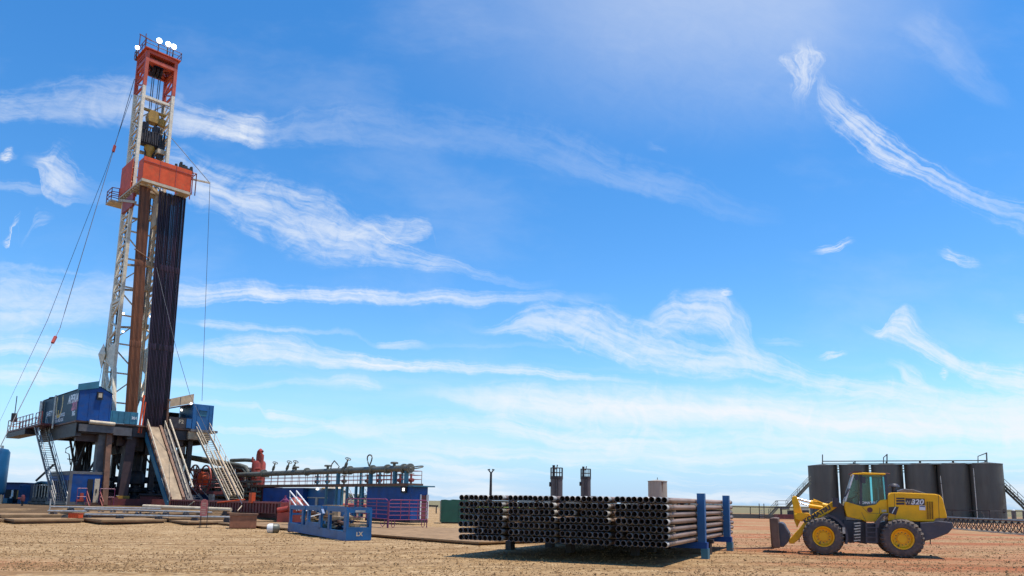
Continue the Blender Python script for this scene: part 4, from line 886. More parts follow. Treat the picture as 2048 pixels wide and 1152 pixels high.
m = M(); m.bb(11.4, 14.5, -5.5, 8.5, 5.05, 5.25); m.obj('roof', W_['grey'], sk)
m = M(); m.bb(12.6, 14.3, -5.2, 8.3, 3.0, 5.05)
for y in (-5.2, -2.2, 1.0, 4.5, 8): m.bb(11.5, 11.65, y-.08, y+.08, 3.0, 5.05)
m.obj('wall', W_['darkred'], sk)
for px in (401, 409, 413, 419): a = rl(px, 942, x=12.5); M().bb(12.5, 12.59, a.y-.22, a.y+.22, 3.9, 4.6).obj('window', W_['whitep'], sk)
m = M()
for k in range(26):
    y = random.uniform(-12, -2); z = 3.2+random.random()*1.3
    m.bb(11.6+random.random(), 12.5, y, y+random.uniform(.15, .7), z, z+random.uniform(.1, .5)) if k % 2 else m.tube((11.5, y, z), (11.5, y+random.uniform(.5, 1.6), z+random.uniform(-.3, .3)), .06+.05*random.random(), 6)
m.obj('shaker_equipment', W_['pipegreen'], sk)
hr = rthing('hose_reel', 'large dark red hose reel with a bright red motor behind the ramp', 'reel')
c = rl(392, 958, x=8.6); m = M()
m.lathe([(1.45, -.06), (1.6, -.06), (1.6, .06), (1.45, .06)], c+Vector((-.2, 0, 0)), 'x', 28, True); m.lathe([(1.45, -.06), (1.6, -.06), (1.6, .06), (1.45, .06)], c+Vector((1.0, 0, 0)), 'x', 28, True)
for k in range(10):
    t = k*PI/5; m.bar(c+Vector((-.2, 0, 0)), c+Vector((-.2, math.cos(t)*1.5, math.sin(t)*1.5)), .1)
m.lathe([(0, -.1), (.6, -.1), (.6, .9), (0, .9)], c, 'x', 18); m.obj('reel_frame', W_['red'], hr, 40)
a = rl(407, 957, x=8.0); M().lathe([(0, -.35), (.65, -.35), (.72, -.2), (.72, .3), (0, .35)], a, 'x', 20).obj('motor', W_['orange'], hr, 40)
M().bb(7.6, 9.8, c.y-2.8, c.y+1.2, 2.1, 2.5).obj('reel_base', W_['darkred'], hr)
pf = rthing('service_platform', 'red railed service platform with grey steps beside the hose reel', 'platform')
m = M(); m.bb(7.6, 9.2, -8.1, -1.8, 2.2, 2.5); m.obj('platform_deck', W_['darkred'], pf)
m = M(); railing(m, [(7.65, -1.9, 2.5), (7.65, -8.0, 2.5), (9.1, -8.0, 2.5)], 1.2, .05, mids=2); m.obj('handrail', W_['rail'], pf)
m = M(); m.bb(8.0, 9.0, -6.5, -2.4, 1.0, 2.2); m.obj('equipment_box', W_['blue'], pf)
m = M(); m.bb(7.4, 7.6, -5.2, -2.2, 1.2, 2.0); m.bb(7.4, 7.6, -9.9, -8.9, 1.0, 2.2); m.objs('side_panel', W_['galv'], pf)
m = M()
for k in range(6): m.bb(6.6, 7.5, -6.2-.45*k, -5.85-.45*k, 2.0-.2*k, 2.06-.2*k)
for x in (6.6, 7.5): m.bar((x, -6.0, 2.2), (x, -8.8, .9), .08, .25); m.tube((x, -6.0, 3.0), (x, -8.8, 1.8), .03, 6)
m.obj('steps', W_['galv'], pf)
# white stair rails before cabin, red pump parts
ws = thing('white_stair_rails', 'pair of slanting white stair handrails above the blue basket', 'handrail', at(600, 1012, 48))
o = Vector(ws.location); m = M()
for (p, q) in (((580, 982), (622, 1032)), ((593, 982), (632, 1030)), ((580, 995), (598, 1020)), ((593, 995), (612, 1020))):
    m.tube(at(*p, 50)-o, at(*q, 47)-o, .045, 7)
m.objs('rail_bar', W_['whitep'], ws, 50)
m = M(); m.tube(at(580, 982, 50)-o, at(580, 1022, 50)-o, .03, 6); m.tube(at(593, 982, 50)-o, at(593, 1022, 50)-o, .03, 6)
for k in range(5): m.bar(at(586+k*8, 1000+k*9, 49-.5*k)-o, at(597+k*8, 999+k*9, 49-.5*k)-o, .22, .04)
m.obj('rail_post', W_['galv'], ws)
vh = thing('purple_valve_head', 'purple red winged valve head before the blue cabin', 'valve', at(570, 1005, 57))
m = M(); m.tube((0, 0, -1.2), (0, 0, .55), .07, 7); m.tube((0, 0, .3), (-.42, 0, -.05), .11, 8, .05); m.tube((0, 0, .3), (.42, 0, -.05), .11, 8, .05); m.lathe([(0, -.1), (.2, -.1), (.2, .2), (0, .3)], n=10); m.obj('valve_head', W_['purple'], vh, 40)
rp2 = thing('red_pump', 'red pump casing at the far end of the catwalk by the white stair rails', 'pump', at(592, 1012, 54))
m = M(); m.lathe([(0, -.4), (.55, -.4), (.7, 0), (.5, .4), (0, .4)], ax='x', n=14); m.tube((-.5, 0, -.2), (-1.3, 0, -.35), .22, 10); m.bb(-1.2, .7, -.4, .4, -1.3, -.5); m.obj('pump_casing', W_['red'], rp2, 40)

# ================================================================ far left: silo, sheds, tank trailer
si = thing('blue_silo', 'tall round blue silo cut by the left edge of the picture', 'silo', (*at(-27, 1008, 76).xy, .9))
m = M(); m.lathe([(0, .9), (1.4, .9), (1.5, 1.2), (1.5, 5.3), (1.3, 5.6), (0, 5.8)], n=28); m.obj('silo_shell', mat('silo blue', (.012, .095, .24), .4, var=.2, scale=.7), si, 40)
m = M(); m.tube((.9, 0, 5.6), (.9, 0, 5.95), .12, 6)
for t in range(6): m.bar((1.4*math.cos(t*PI/3), 1.4*math.sin(t*PI/3), 0), (1.35*math.cos(t*PI/3), 1.35*math.sin(t*PI/3), 1.2), .12)
m.bar((1.6, -.5, 0), (1.2, -.9, 1.0), .1); m.objs('silo_leg', W_['galv'], si)
def bx(name, label, cat, px0, px1, py0, Y, dep, z0, m_, rz=0, nm='body', z1=None):
    p = at(px0, py0, Y); q = at(px1, py0, Y); t = thing(name, label, cat, (p.x, Y, z0), rz)
    w = q.x-p.x; h = (p.z if z1 is None else z1)-z0
    M().bb(0, w, 0, dep, 0, h).obj(nm, m_, t); return t, w, h
t, w, h = bx('open_shed', 'dark blue open fronted shed with hanging coveralls beside the silo', 'shed', 10, 48, 966, 82, 3, .9, W_['blue'])
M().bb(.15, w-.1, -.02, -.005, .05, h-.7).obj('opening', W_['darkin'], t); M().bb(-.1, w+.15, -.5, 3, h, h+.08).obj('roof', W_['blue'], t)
m = M(); m.bb(.9, 1.12, -.1, -.04, .7, h-.75); m.bb(.8, 1.0, -.12, -.05, .1, .7); m.objs('white_panel', W_['whitep'], t)
M().lathe([(0, .5), (.13, .5), (.13, h-.8), (0, h-.75)], (1.72, -.15, 0), n=8).obj('yellow_cylinder', W_['yellow'], t, 40); M().bb(.15, 1.3, -1.2, -.3, 0, .55).obj('bench_box', W_['teal'], t)
t, w, h = bx('blue_container', 'light blue corrugated container between the shed and the tank trailer', 'container', 39, 62, 969, 80, 5, .9, W_['midblue'])
m = M()
for k in range(9): m.bb(k*w/9+.05, k*w/9+.11, -.05, 0, .1, h-.1)
m.obj('wall_rib', W_['midblue'], t)
t = thing('tank_trailer', 'open sided trailer with a curved blue green roof left of the grey blue container', 'trailer', (*at(63, 1008, 79).xy, .9))
m = M(); L_ = at(91, 1008, 79).x-at(63, 1008, 79).x
m.xz([(0, 2.15), (L_*.25, 2.35), (L_*.5, 2.42), (L_*.8, 2.3), (L_*1.05, 2.05), (L_*1.05, 1.95), (L_*.5, 2.28), (0, 2.05)], 0, 3); m.obj('roof', W_['teal'], t)
m = M()
for k in range(6): m.bb(k*L_/5, k*L_/5+.1, .02, .12, .2, 2.1)
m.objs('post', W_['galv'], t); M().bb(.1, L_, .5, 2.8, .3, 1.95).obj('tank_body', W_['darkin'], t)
m = M(); m.bb(-.3, L_*1.1, -.2, 2.8, .05, .3)
for k in range(5): m.lathe([(.05, 0), (.28, 0), (.28, .2), (.05, .2)], (.3+k*.55, -.2, .45), 'y', 10)
m.obj('trailer_frame', W_['grey'], t)
p = gnd(43, 1020, .55); t = thing('hydrant_stand', 'dark red hydrant on a black tripod stand out on the left ground', 'hydrant', p)
m = M(); m.lathe([(0, .75), (.15, .75), (.17, 1.0), (.13, 1.25), (0, 1.3)], n=10); m.tube((-.42, 0, .98), (.1, 0, .98), .08, 7); m.obj('hydrant_head', W_['darkred'], t, 40)
m = M(); m.tube((0, 0, 0), (0, 0, .8), .08, 8)
for k in range(3): m.bar((0, 0, .45), (.35*math.cos(k*2.1), .35*math.sin(k*2.1), 0), .06)
m.bb(-.4, .35, -.1, .1, 0, .06); m.obj('tripod', W_['black'], t)

# ================================================================ long pipes laid on stands before the rig
LONG = [((100, 1013.5), (322, 1017.5), 56.5, 56.5, .075, 'galv', 'uppermost of the long pale pipes laid before the rig'), ((169, 1018), (424, 1025), 55.0, 54.5, .075, 'galv', 'second long pale pipe down laid before the rig'), ((96, 1022), (172, 1023), 53.5, 53.3, .075, 'galv', 'short lower pale pipe at the left end of the laid pipes'),
        ((170, 1029), (460, 1034.5), 52, 51.3, .08, 'galv', 'lowest long pale pipe laid before the rig'), ((287, 1012.5), (462, 1019.5), 58, 56, .15, 'cream', 'thick tan pipe laid before the ramp foot')]
for (p, q, y0, y1, r, mm, lab) in LONG:
    a, b = at(*p, y0), at(*q, y1); t = thing('long_pipe', lab, 'pipe', a); M().tube((0, 0, 0), b-a, r, 10).obj('pipe_body', W_[mm], t, 40)
STN = [(107, 1022, 54), (142, 1015, 56.5), (172, 1020, 54.8), (175, 1029, 52), (202, 1023, 55), (226, 1022, 54.9), (251, 1023, 54.8), (277, 1024, 54.8), (305, 1024, 54.7), (332, 1024, 54.6), (372, 1024.5, 54.6), (390, 1033, 51.6), (452, 1020, 56.2), (455, 1034, 51.4), (240, 1030, 51.8), (318, 1031.5, 51.6)]
for i, (px, py, Y) in enumerate(STN):
    a = at(px, py, Y); g = gz(a.x, a.y)+.1; t = thing('pipe_stand', '%s dark pipe stand from the left under the laid pale pipes' % ORD[i], 'stand', (a.x, a.y, g), 0, 'stands under the laid pipes')
    h = max(.15, a.z-g-.08); m = M(); m.xz([(-.26, 0), (.26, 0), (.14, h), (-.14, h)], -.2, .2); m.bb(-.32, .32, -.26, .26, 0, .05); m.obj('stand_body', W_['steel'], t); m = M(); m.xz([(-.15, h), (.15, h), (.15, h+.1), (.07, h), (-.07, h), (-.15, h+.1)], -.15, .15); m.obj('saddle', W_['grey'], t)
t = thing('post', 'thin upright steel post at the left end of the laid pipes', 'post', (*at(99, 1022, 53.6).xy, .4)); m = M(); m.tube((0, 0, 0), (0, 0, 1.15), .05, 7); m.tube((0, 0, 1.15), (.0, 0, 1.2), .07, 7); m.bb(-.2, .2, -.2, .2, 0, .04); m.obj('post_body', W_['galv'], t)
p = at(136, 1036, 50.5); t = thing('red_crate', 'small bright red crate lying on the mats before the laid pipes', 'crate', p); m = M(); m.bb(0, .72, 0, .5, 0, .3)
for k in range(5): m.bb(.02+k*.16, .08+k*.16, -.03, 0, .02, .34)
m.obj('crate_body', W_['orange'], t); M().bb(-.02, .74, -.03, .53, .3, .33).obj('lid', W_['red'], t)
p = at(121, 1036, 50.6); t = thing('rope_coil', 'dark coil of hose lying left of the small red crate', 'hose'); t.location = p; m = M()
for k in range(3): m.path([(.25+(.3-.04*k)*math.cos(i*PI/6), .2+(.2-.03*k)*math.sin(i*PI/6), .05+.06*k) for i in range(13)], .04, 5)
m.obj('hose_turn', W_['black'], t)

# ================================================================ mats
MT = []
def rigmat(x0, x1, y0, y1, z, label, h=.14):
    c = l2w((x0+x1)/2, (y0+y1)/2); t = thing('rig_mat', label, 'ground mat', (c.x, c.y, z), RZ+random.uniform(-.012, .012), 'mats laid round the rig yard')
    w, l = (x1-x0)/2-.04, (y1-y0)/2-.04; M().bb(-w, w, -l, l, h*.42, h).obj('mat_panel', W_['matw'], t, bevel=.015)
    M().bb(-w+.14, w-.14, -l+.14, l-.14, 0, h*.42).obj('mat_shadow_base', W_['brown'], t)  # recessed base added to make a dark shadow line under the panel edge
k = 0
rows = [(-2.6, 2.2), (2.2, 7.0)]
for j, y in enumerate((-60.8, -56.4, -52.0, -47.6, -43.2, -38.8)):
    for i, (x0, x1) in enumerate(rows):
        c = l2w((x0+x1)/2, y+2.2); rigmat(x0, x1, y, y+4.4, gz(c.x, c.y)+.03, '%s dusty mat from the right in the %s row beside the blue basket' % (ORD[j], 'front' if i == 0 else 'rear'))
for j, y in enumerate((-34.4, -31.0, -27.6)):
    c = l2w(-1.8, y+1.6); rigmat(-4.6, 1.9, y, y+3.4, gz(c.x, c.y-2)+.05, '%s brown mat left of the rusty box along the catwalk front' % ORD[j], .2)
for j, (x0, x1, y0, y1, zz) in enumerate(((-9, -4.8, -31.5, -26.5, .1), (-13.2, -9.1, -28.4, -24.4, .06), (-17.4, -13.3, -26.4, -22.4, .05), (-21.5, -17.5, -24.6, -20.6, .05))):
    c = l2w((x0+x1)/2, (y0+y1)/2); rigmat(x0, x1, y0, y1, gz(c.x, c.y-2.5)+zz, '%s brown mat from the right in the near left row of the yard edge' % ORD[j], .24)
for j, (x0, x1, y0, y1, zz) in enumerate(((-9, -3.8, -26.3, -21.5, .0), (-13.2, -9.1, -24.2, -19.8, .0), (-17.4, -13.3, -22.2, -17.6, .0), (-22, -17.5, -20.4, -16, .0))):
    c = l2w((x0+x1)/2, (y0+y1)/2); rigmat(x0, x1, y0, y1, gz(c.x, c.y-2)+.12+zz, '%s brown mat from the right in the second left row before the rig' % ORD[j], .3)

# ================================================================ yard objects in the middle
p = gnd(485, 1056, .05); t = thing('rusty_box', 'open rusty brown steel box standing on gravel before the catwalk end', 'steel box', p, math.radians(22))
m = M(); w, d, h = 1.55, 1.2, .8; x0 = -.75
m.bb(x0, x0+w, 0, .05, 0, h); m.bb(x0, x0+w, d-.05, d, 0, h); m.bb(x0, x0+.05, .05, d-.05, 0, h); m.bb(x0+w-.05, x0+w, .05, d-.05, 0, h); m.bb(x0, x0+w, 0, d, -.02, 0.03)
m.obj('box_wall', mat('rusty box paint', (.27, .105, .05), .7, var=.25, scale=3, dirt=.5, dirtcol=(.14, .06, .03), bump=.2), t)
m = M(); m.bb(x0+.06, x0+w-.06, .06, d-.06, .5, .66); m.obj('contents', W_['matw'], t)
m = M(); m.bb(x0-.04, x0+w+.04, -.04, .03, h-.07, h+.02); m.bb(x0-.04, x0+w+.04, d-.03, d+.04, h-.07, h+.02); m.tube((x0-.2, .2, h+.1), (x0+w+.1, .5, h+.04), .04, 6); m.obj('rim', W_['brown'], t)
p = gnd(405, 1055.5, .01); t = thing('warning_sign', 'faded red tall sign panel on two thin legs in the gravel', 'sign', p, math.radians(8))
m = M(); m.xz([(-.2, .72), (.2, .72), (.22, 1.5), (.16, 1.68), (.05, 1.76), (-.08, 1.76), (-.18, 1.66), (-.22, 1.5)], -.03, 0); m.obj('sign_panel', mat('faded sign red', (.44, .12, .11), .6, var=.3, scale=4, dirt=.5, dirtcol=(.45, .33, .26)), t)
m = M()
for z, w_ in ((1.5, .26), (1.38, .2), (1.1, .26), (.98, .28), (.86, .2)):
    for k in range(5): m.bb(-w_/2+k*w_/5, -w_/2+k*w_/5+w_/8, -.034, -.03, z-.03, z+.03)
m.obj('lettering', W_['cream'], t)
m = M(); m.tube((-.18, 0, 0), (-.15, .0, 1.5), .022, 6); m.tube((.22, .05, 0), (.25, .02, 1.75), .022, 6); m.tube((-.18, .3, 0), (-.15, .0, 1.3), .015, 6); m.bar((-.35, 0, .015), (.5, .1, .015), .05, .03); m.objs('sign_leg', W_['steel'], t)
p = gnd(545, 1066, .0); t = thing('dented_drum', 'small dented drum, half white half olive, lying on the gravel left of the basket', 'drum', p, .3)
m = M(); m.lathe([(0, -.32), (.2, -.3), (.26, -.2), (.27, 0)], (0, 0, .25), 'x', 14); m.obj('white_half', W_['whitep'], t, 40)
m = M(); m.lathe([(.27, 0), (.27, .25), (.2, .34), (.1, .36), (.1, .2), (0, .2)], (0, 0, .25), 'x', 14); m.obj('olive_half', W_['pipegreen'], t, 40)

# blue basket
A = gnd(577, 1066, .0); B = gnd(690, 1082, .0); C_ = gnd(738, 1080, .0)
ang = math.atan2(B.y-A.y, B.x-A.x); LX = (B-A).length
t = thing('scrap_basket', 'bright blue open steel basket full of scrap timber standing on the gravel', 'basket', (A.x, A.y, 0), ang)
wd = 1.25; z0, z1, zt_ = .12, .42, 1.4
m = M()
m.xz([(-.1, .30), (.0, .12), (LX, .0), (LX, .42), (0, .58), (-.1, .5)], 0, .1); m.xz([(-.1, .30), (.0, .12), (LX, .0), (LX, .42), (0, .58), (-.1, .5)], wd-.1, wd); m.bb(-.1, LX, .1, wd-.1, .26, .36)
m.yz([(.0, .02), (wd, .02), (wd, .62), (0, .62)], LX, LX+.08); m.yz([(0, .05), (wd, .05), (wd, .58), (0, .58)], -.18, -.1)
m.obj('basket_base', W_['midblue'], t)
m = M()
def zt(x): return 1.44-.0*x/LX
for x, w in ((0.05, .2), (LX*.26, .26), (LX*.36, .26), (LX*.58, .28), (LX*.73, .24), (LX-.1, .34)):
    for y in (.06, wd-.06): m.bb(x-w/2, x+w/2, y-.06, y+.06, .4, zt(x))
for y in (0.06, wd-.06):
    for xa, xb in ((0, LX*.3), (LX*.33, LX*.59), (LX*.7, LX)): m.bar((xa, y, zt(xa)-.02), (xb, y, zt(xb)-.02), .13, .22)
    m.bar((LX*.32, y, .62), (LX*.6, y, .6), .1, .2)
for x in (0.05, LX): m.bb(x-.07, x+.07, .1, wd-.1, zt(x)-.16, zt(x)+.02); m.bb(x-.05, x+.05, .1, wd-.1, 1.0, 1.1) if x < 1 else None
m.bar((LX*.58, .06, zt(3)), (LX*.62, .06, zt(3)-.3), .12)
m.obj('basket_frame', W_['midblue'], t)
text('LX', W_['cream'], t, .26, basis((LX+.085, .65, .3), (0, 1, 0), (0, 0, 1)), bold=.01)
m = M(); m.bb(LX+.082, LX+.088, .4, .9, 1.3, 1.4); m.obj('label_plate', W_['galv'], t)
random.seed(11)
for i in range(34):
    x = .25+random.random()*(LX-1.7); y = .25+random.random()*.75; z = .42+.021*i; l = 1.2+random.random()*1.2; a = random.uniform(-.25, .25)
    tb_ = thing('scrap_plank', 'one of the old timber planks heaped inside the blue basket', 'plank', t.matrix_basis @ Vector((x, y, z)), ang+a, 'scrap planks in the blue basket')
    M().bar((0, 0, .05), (min(l, LX-x-.1), random.uniform(-.1, .1), .05+random.uniform(-.05, .12)), random.uniform(.12, .26), random.uniform(.06, .14)).obj('plank_board', (W_['timber'], W_['tan'], W_['brown'])[i % 3], tb_)
for i in range(5):
    tb_ = thing('scrap_hose', 'piece of grey scrap hose coiled at the right end of the blue basket', 'scrap', t.matrix_basis @ Vector((LX*.72+.1*i, .35+.12*i, .55+.08*i)), ang+i, 'scrap hose pieces in the blue basket'); m = M()
    m.path([(.3*math.cos(k*.6), .25*math.sin(k*.6), .03*k) for k in range(9)], .05, 6); m.obj('hose_piece', W_['steel'], tb_, 50)
ps = thing('white_pole', 'thin white pole sticking out of the scrap in the blue basket', 'pole', at(622, 1033, 37)); M().tube((0, 0, 0), at(641, 1028, 37)-Vector(ps.location), .03, 6).obj('pole_body', W_['whitep'], ps)
p = gnd(675, 1052, .05); t = thing('plywood_crate', 'tan plywood crate standing behind the blue basket', 'crate', p, math.radians(-20)); m = M(); m.bb(-1.15, 0, 0, 1.0, 0, 1.35); m.obj('crate_side', W_['tan'], t); m = M()
for x in (-1.15, -.6, -.08): m.bb(x, x+.08, -.03, 0, 0, 1.35)
m.bb(-1.25, .08, -.1, 1.1, 1.35, 1.42); m.obj('crate_batten', W_['timber'], t)

# purple gates
def gate(p, q, label, h=1.85):
    p, q = Vector(p), Vector(q); t = thing('cattle_gate', label, 'gate', p, 0, 'purple red gate panels'); d = q-p; m = M()
    def P(f, z): c = d*f; return Vector((c.x, c.y, z))
    m.path([P(0, .0), P(0, h-.15), P(.03, h-.03), P(.06, h), P(.94, h), P(.97, h-.03), P(1, h-.15), P(1, 0)], .035, 7); m.obj('gate_frame', W_['purple'], t, 50)
    m = M()
    for z in (.62, .9, 1.15, 1.4, 1.62): m.tube(P(0, z), P(1, z), .028, 6)
    for f in (.3, .52, .75): m.tube(P(f, .62), P(f, h), .03, 6)
    m.obj('gate_bar', W_['purple'], t, 50)
    m = M()
    for f in (.12, .9): m.path([P(f-.04, .62), P(f-.04, .25), P(f, .12), P(f+.04, .25), P(f+.04, .62)], .025, 6)
    m.objs('gate_foot', W_['purple'], t, 50)
g0, g1, g2 = gnd(690, 1050, .1), gnd(776, 1060, .05), gnd(853, 1059, .05)
gate(g0, g1-(g1-g0)*.02, 'purple red tubular gate panel half hidden behind the blue basket'); gate(g1, g2, 'purple red tubular gate panel standing clear before the blue cabin')

# green container
p = gnd(882, 1047, 0); t = thing('green_container', 'dark green steel waste container left of the pipe stack', 'container', p, math.radians(8)); m = M()
m.xz([(0, .12), (2.9, .12), (2.95, 1.95), (.95, 2.02), (.75, 1.95), (.3, 2.0), (0.02, 1.97)], 0, 2.0); m.obj('container_body', W_['green'], t)
m = M(); m.bb(.1, 2.8, .1, 1.9, 0, .12); m.obj('skid', W_['steel'], t); m = M(); m.bb(-.04, .0, 0, 2.0, .1, 1.9); m.bb(1.5, 1.58, -.03, 0, .15, 1.95); m.bb(-.03, .06, -.04, .0, .12, 1.95); m.objs('edge_rib', W_['green'], t)
M().xz([(1.75, 1.6), (2.0, 1.55), (2.15, 1.6), (1.85, 1.68)], -.01, 0).obj('label_plate', W_['pale'], t)

# ================================================================ background
def hill(label, x0, x1, y, h, c):
    m = M(); n = 60; rows_ = 8; rnd = random.Random(5)
    for j in range(rows_):
        for i in range(n):
            f = i/(n-1); g = math.sin(PI*j/(rows_-1)); z = -1+(h+1)*g*(math.sin(PI*f)**.5)*(1+.12*math.sin(f*23)+.06*math.sin(f*61)); m.v.append((x0+(x1-x0)*f, y-120+240*j/(rows_-1)+(0), z))
    for j in range(rows_-1):
        for i in range(n-1): m.f.append((j*n+i, j*n+i+1, (j+1)*n+i+1, (j+1)*n+i))
    tag(m.obj('hill', c, smooth=60), label, None, kind='structure')
hill('low brown hill beyond the yard', -330, -140, 900, 11, mat('dry hill', (.10, .085, .05), .95, var=.3, scale=.05))
m = M(); a, b = gnd(835, 1012, 0), gnd(925, 1012, 0); m.quad((a.x, 190, .02), (b.x+40, 190, .02), (b.x+300, 900, .5), (a.x-350, 900, .5)); tag(m.obj('field', mat('green crop field', (.16, .24, .03), .9, var=.2, scale=.03)), 'bright green crop field beyond the yard', None, kind='structure')
leafm = mat('scrub leaves', (.045, .06, .022), .9, var=.4, scale=.5)
def tree(px, py, Y, h, label, grp):
    p = at(px, py, Y); p.z = max(0, p.z-h*.9); t = thing('scrub_tree', label, 'tree', p, 0, grp); m = M(); m.tube((0, 0, -1), (.05*h, 0, h*.5), h*.05, 6, h*.03); m.tube((.05*h, 0, h*.4), (h*.25, .1, h*.7), h*.025, 5); m.tube((.03*h, 0, h*.35), (-h*.25, .1, h*.65), h*.025, 5); m.obj('trunk', W_['timber'], t)
    m = M()
    for k in range(220):
        v = Vector((random.gauss(0, 1), random.gauss(0, 1), random.gauss(0, .8))); v = v.normalized()*(random.random()**.4); c = Vector((v.x*h*.55, v.y*h*.5, h*.62+v.z*h*.38)); s = h*.075
        d1 = Vector((random.uniform(-1, 1), random.uniform(-1, 1), random.uniform(-1, 1))).normalized()*s; d2 = d1.orthogonal().normalized()*s; m.quad(c-d1, c-d2, c+d1, c+d2)
    m.obj('crown', leafm, t)
for i, (px, h) in enumerate(((646, 6), (661, 7), (668, 7.5), (677, 5), (697, 5), (709, 5.5), (722, 5), (731, 5))): tree(px, 987 if px < 690 else 991, 560, h, '%s small dark tree from the left on the hill seen through the gap' % ORD[i], 'trees on the far hill')
p = at(646, 1012, 95); t = thing('yellow_tank', 'small upright yellow tank seen through the gap at its left', 'tank', (p.x, p.y, 0)); M().lathe([(0, 0), (.55, 0), (.55, 3.0), (.3, 3.3), (0, 3.35)], n=14).obj('tank_shell', W_['yellow'], t, 40); M().path([(.4, 0, 3.2), (1.2, 0, 3.1), (1.6, 0, 2.4), (1.7, 0, .5)], .1, 6).obj('hose', W_['whitep'], t)
p = at(670, 1010, 100); t = thing('tan_tank', 'tan dome topped tank seen through the gap below the walkway', 'tank', (p.x, p.y, 0)); M().lathe([(0, 0), (1.3, 0), (1.3, 3.0), (.9, 3.5), (0, 3.7)], n=20).obj('tank_shell', W_['cream'], t, 40); M().lathe([(1.3, 2.9), (1.36, 2.9), (1.36, 3.05), (1.3, 3.05)], n=20).obj('tank_band', W_['steel'], t)
for i, px in enumerate((690, 722)):
    p = at(px, 985, 90); t = thing('white_stair', '%s of two small white stairways seen through the gap under the walkway' % ('left' if i == 0 else 'right'), 'stairs', (p.x, p.y, 0), 0, 'white stairs in the gap'); m = M()
    for dx in (0, .5): m.tube((dx, 0, 3.2), (dx+1.4, 0, 0.6), .07, 6)
    m.obj('stair_rail', W_['whitep'], t); m = M()
    for k in range(6): m.bb(.1+.22*k, .6+.22*k, -.3, .3, 2.6-.4*k, 2.65-.4*k)
    m.obj('tread', W_['galv'], t)
p = at(705, 1012, 84); t = thing('red_pump_skid', 'dark red pump skid on the ground in the gap under the walkway', 'pump', (p.x, p.y, 0)); m = M(); m.bb(-2.2, 2.2, 0, 1.5, .2, .9); m.tube((-1.5, -.1, 1.2), (1.5, -.1, 1.2), .25, 10); m.lathe([(0, .9), (.45, .9), (.45, 1.6), (0, 1.8)], (.5, .6, 0), n=12); m.obj('skid_body', W_['red'], t, 40)
p = at(852, 1018, 110); t = thing('rail_fence', 'dark post and rail fence before the green field', 'fence', (p.x, p.y, 0)); m = M(); m.bar((-2.5, 0, 1.15), (1.8, 0, 1.1), .1, .25)
m.obj('top_rail', W_['steel'], t); m = M()
for k in range(4): m.bb(-2.3+k*1.25, -2.15+k*1.25, -.08, .08, 0, 1.15)
m.objs('fence_post', W_['steel'], t)
# light pole, twin towers, beige tank
p = at(981, 1000, 85); t = thing('light_pole', 'slim dark pole with a forked top behind the pipe stack', 'pole', (p.x, p.y, 0)); a = at(981, 945, 85); M().tube((0, 0, 0), (0, 0, a.z), .2, 10, .13).obj('pole_shaft', W_['steel'], t, 50); m = M(); m.bar((0, 0, a.z-.1), (-.3, 0, a.z+.32), .14); m.bar((0, 0, a.z-.1), (.3, 0, a.z+.32), .14); m.bar((-.4, 0, a.z+.3), (-.12, 0, a.z+.36), .12); m.bar((.4, 0, a.z+.3), (.12, 0, a.z+.36), .12); m.obj('fork_head', W_['steel'], t)
tw = mat('dark treater paint', (.075, .062, .066), .5, var=.15, scale=1)
for i, (px, w, tp, lab) in enumerate(((1113, 24, 954, 'left of two dark round towers with caged tops behind the stack'), (1171.5, 20, 954.5, 'right and slimmer of two dark round towers with caged tops'))):
    Y = 110 if i == 0 else 122; p = at(px, 1000, Y); a = at(px, tp, Y); r = w/2/FPX*Y; t = thing('treater_tower', lab, 'tower', (p.x, p.y, 0), 0, 'dark caged towers')
    M().lathe([(0, 0), (r, 0), (r, a.z-.15), (0, a.z)], n=24).obj('tower_shell', tw, t, 40)
    m = M(); m.lathe([(r*1.0, -.35), (r*1.06, -.35), (r*1.06, .12), (r, .12)], (0, 0, a.z), n=24, closed=True); m.lathe([(0, -.1), (.35, -.1), (.35, .1), (0, .1)], (-r-.1, 0, a.z-1.1), 'x', 10); m.obj('top_ring', W_['steel'], t, 40)
    m = M(); hh = 1.35
    for k in range(12):
        q = Vector((r*math.cos(k*PI/6), r*math.sin(k*PI/6), a.z)); m.tube(q, q+Vector((0, 0, hh)), .045, 5)
    for z in (.65, hh): m.path([(r*math.cos(k*PI/10), r*math.sin(k*PI/10), a.z+z) for k in range(21)], .045, 5)
    m.obj('guard_rail', W_['steel'], t)
    m = M(); m.tube((-r*.5, -.2, a.z), (-r*.5, -.2, a.z+1.75), .2, 8); m.path([(-r*.5, -.2, a.z+1.2), (0, -.2, a.z+1.2), (.1, -.2, a.z+1.8)], .1, 6); m.tube((r, 0, a.z-3.1), (r+.9, 0, a.z-3.1), .06, 6); m.objs('vent_stack', W_['steel'], t, 40)
    m = M(); m.tube((-r*.3, -r-.05, .2), (-r*.3, -r-.05, a.z), .05, 5); m.tube((-r*.3+.4, -r-.05, .2), (-r*.3+.4, -r-.05, a.z), .05, 5); m.obj('ladder', W_['steel'], t)
Y = 105; p = at(1315.5, 1000, Y); a = at(1315.5, 963.5, Y); r = 18.5/FPX*Y; t = thing('beige_tank', 'beige cylindrical tank with a rust streak behind the pipe stack', 'tank', (p.x, p.y, 0)); M().lathe([(0, 0), (r, 0), (r, a.z), (r+.05, a.z), (r+.05, a.z+.1), (0, a.z+.3)], n=32).obj('tank_shell', mat('beige tank paint', (.34, .29, .23), .55, var=.12, scale=1.2, stretch=(2, 2, .3), dirt=.2, dirtcol=(.25, .18, .12)), t, 40); M().tube((0, 0, a.z+.2), (0, 0, a.z+.6), .05, 6).obj('top_vent', W_['steel'], t)
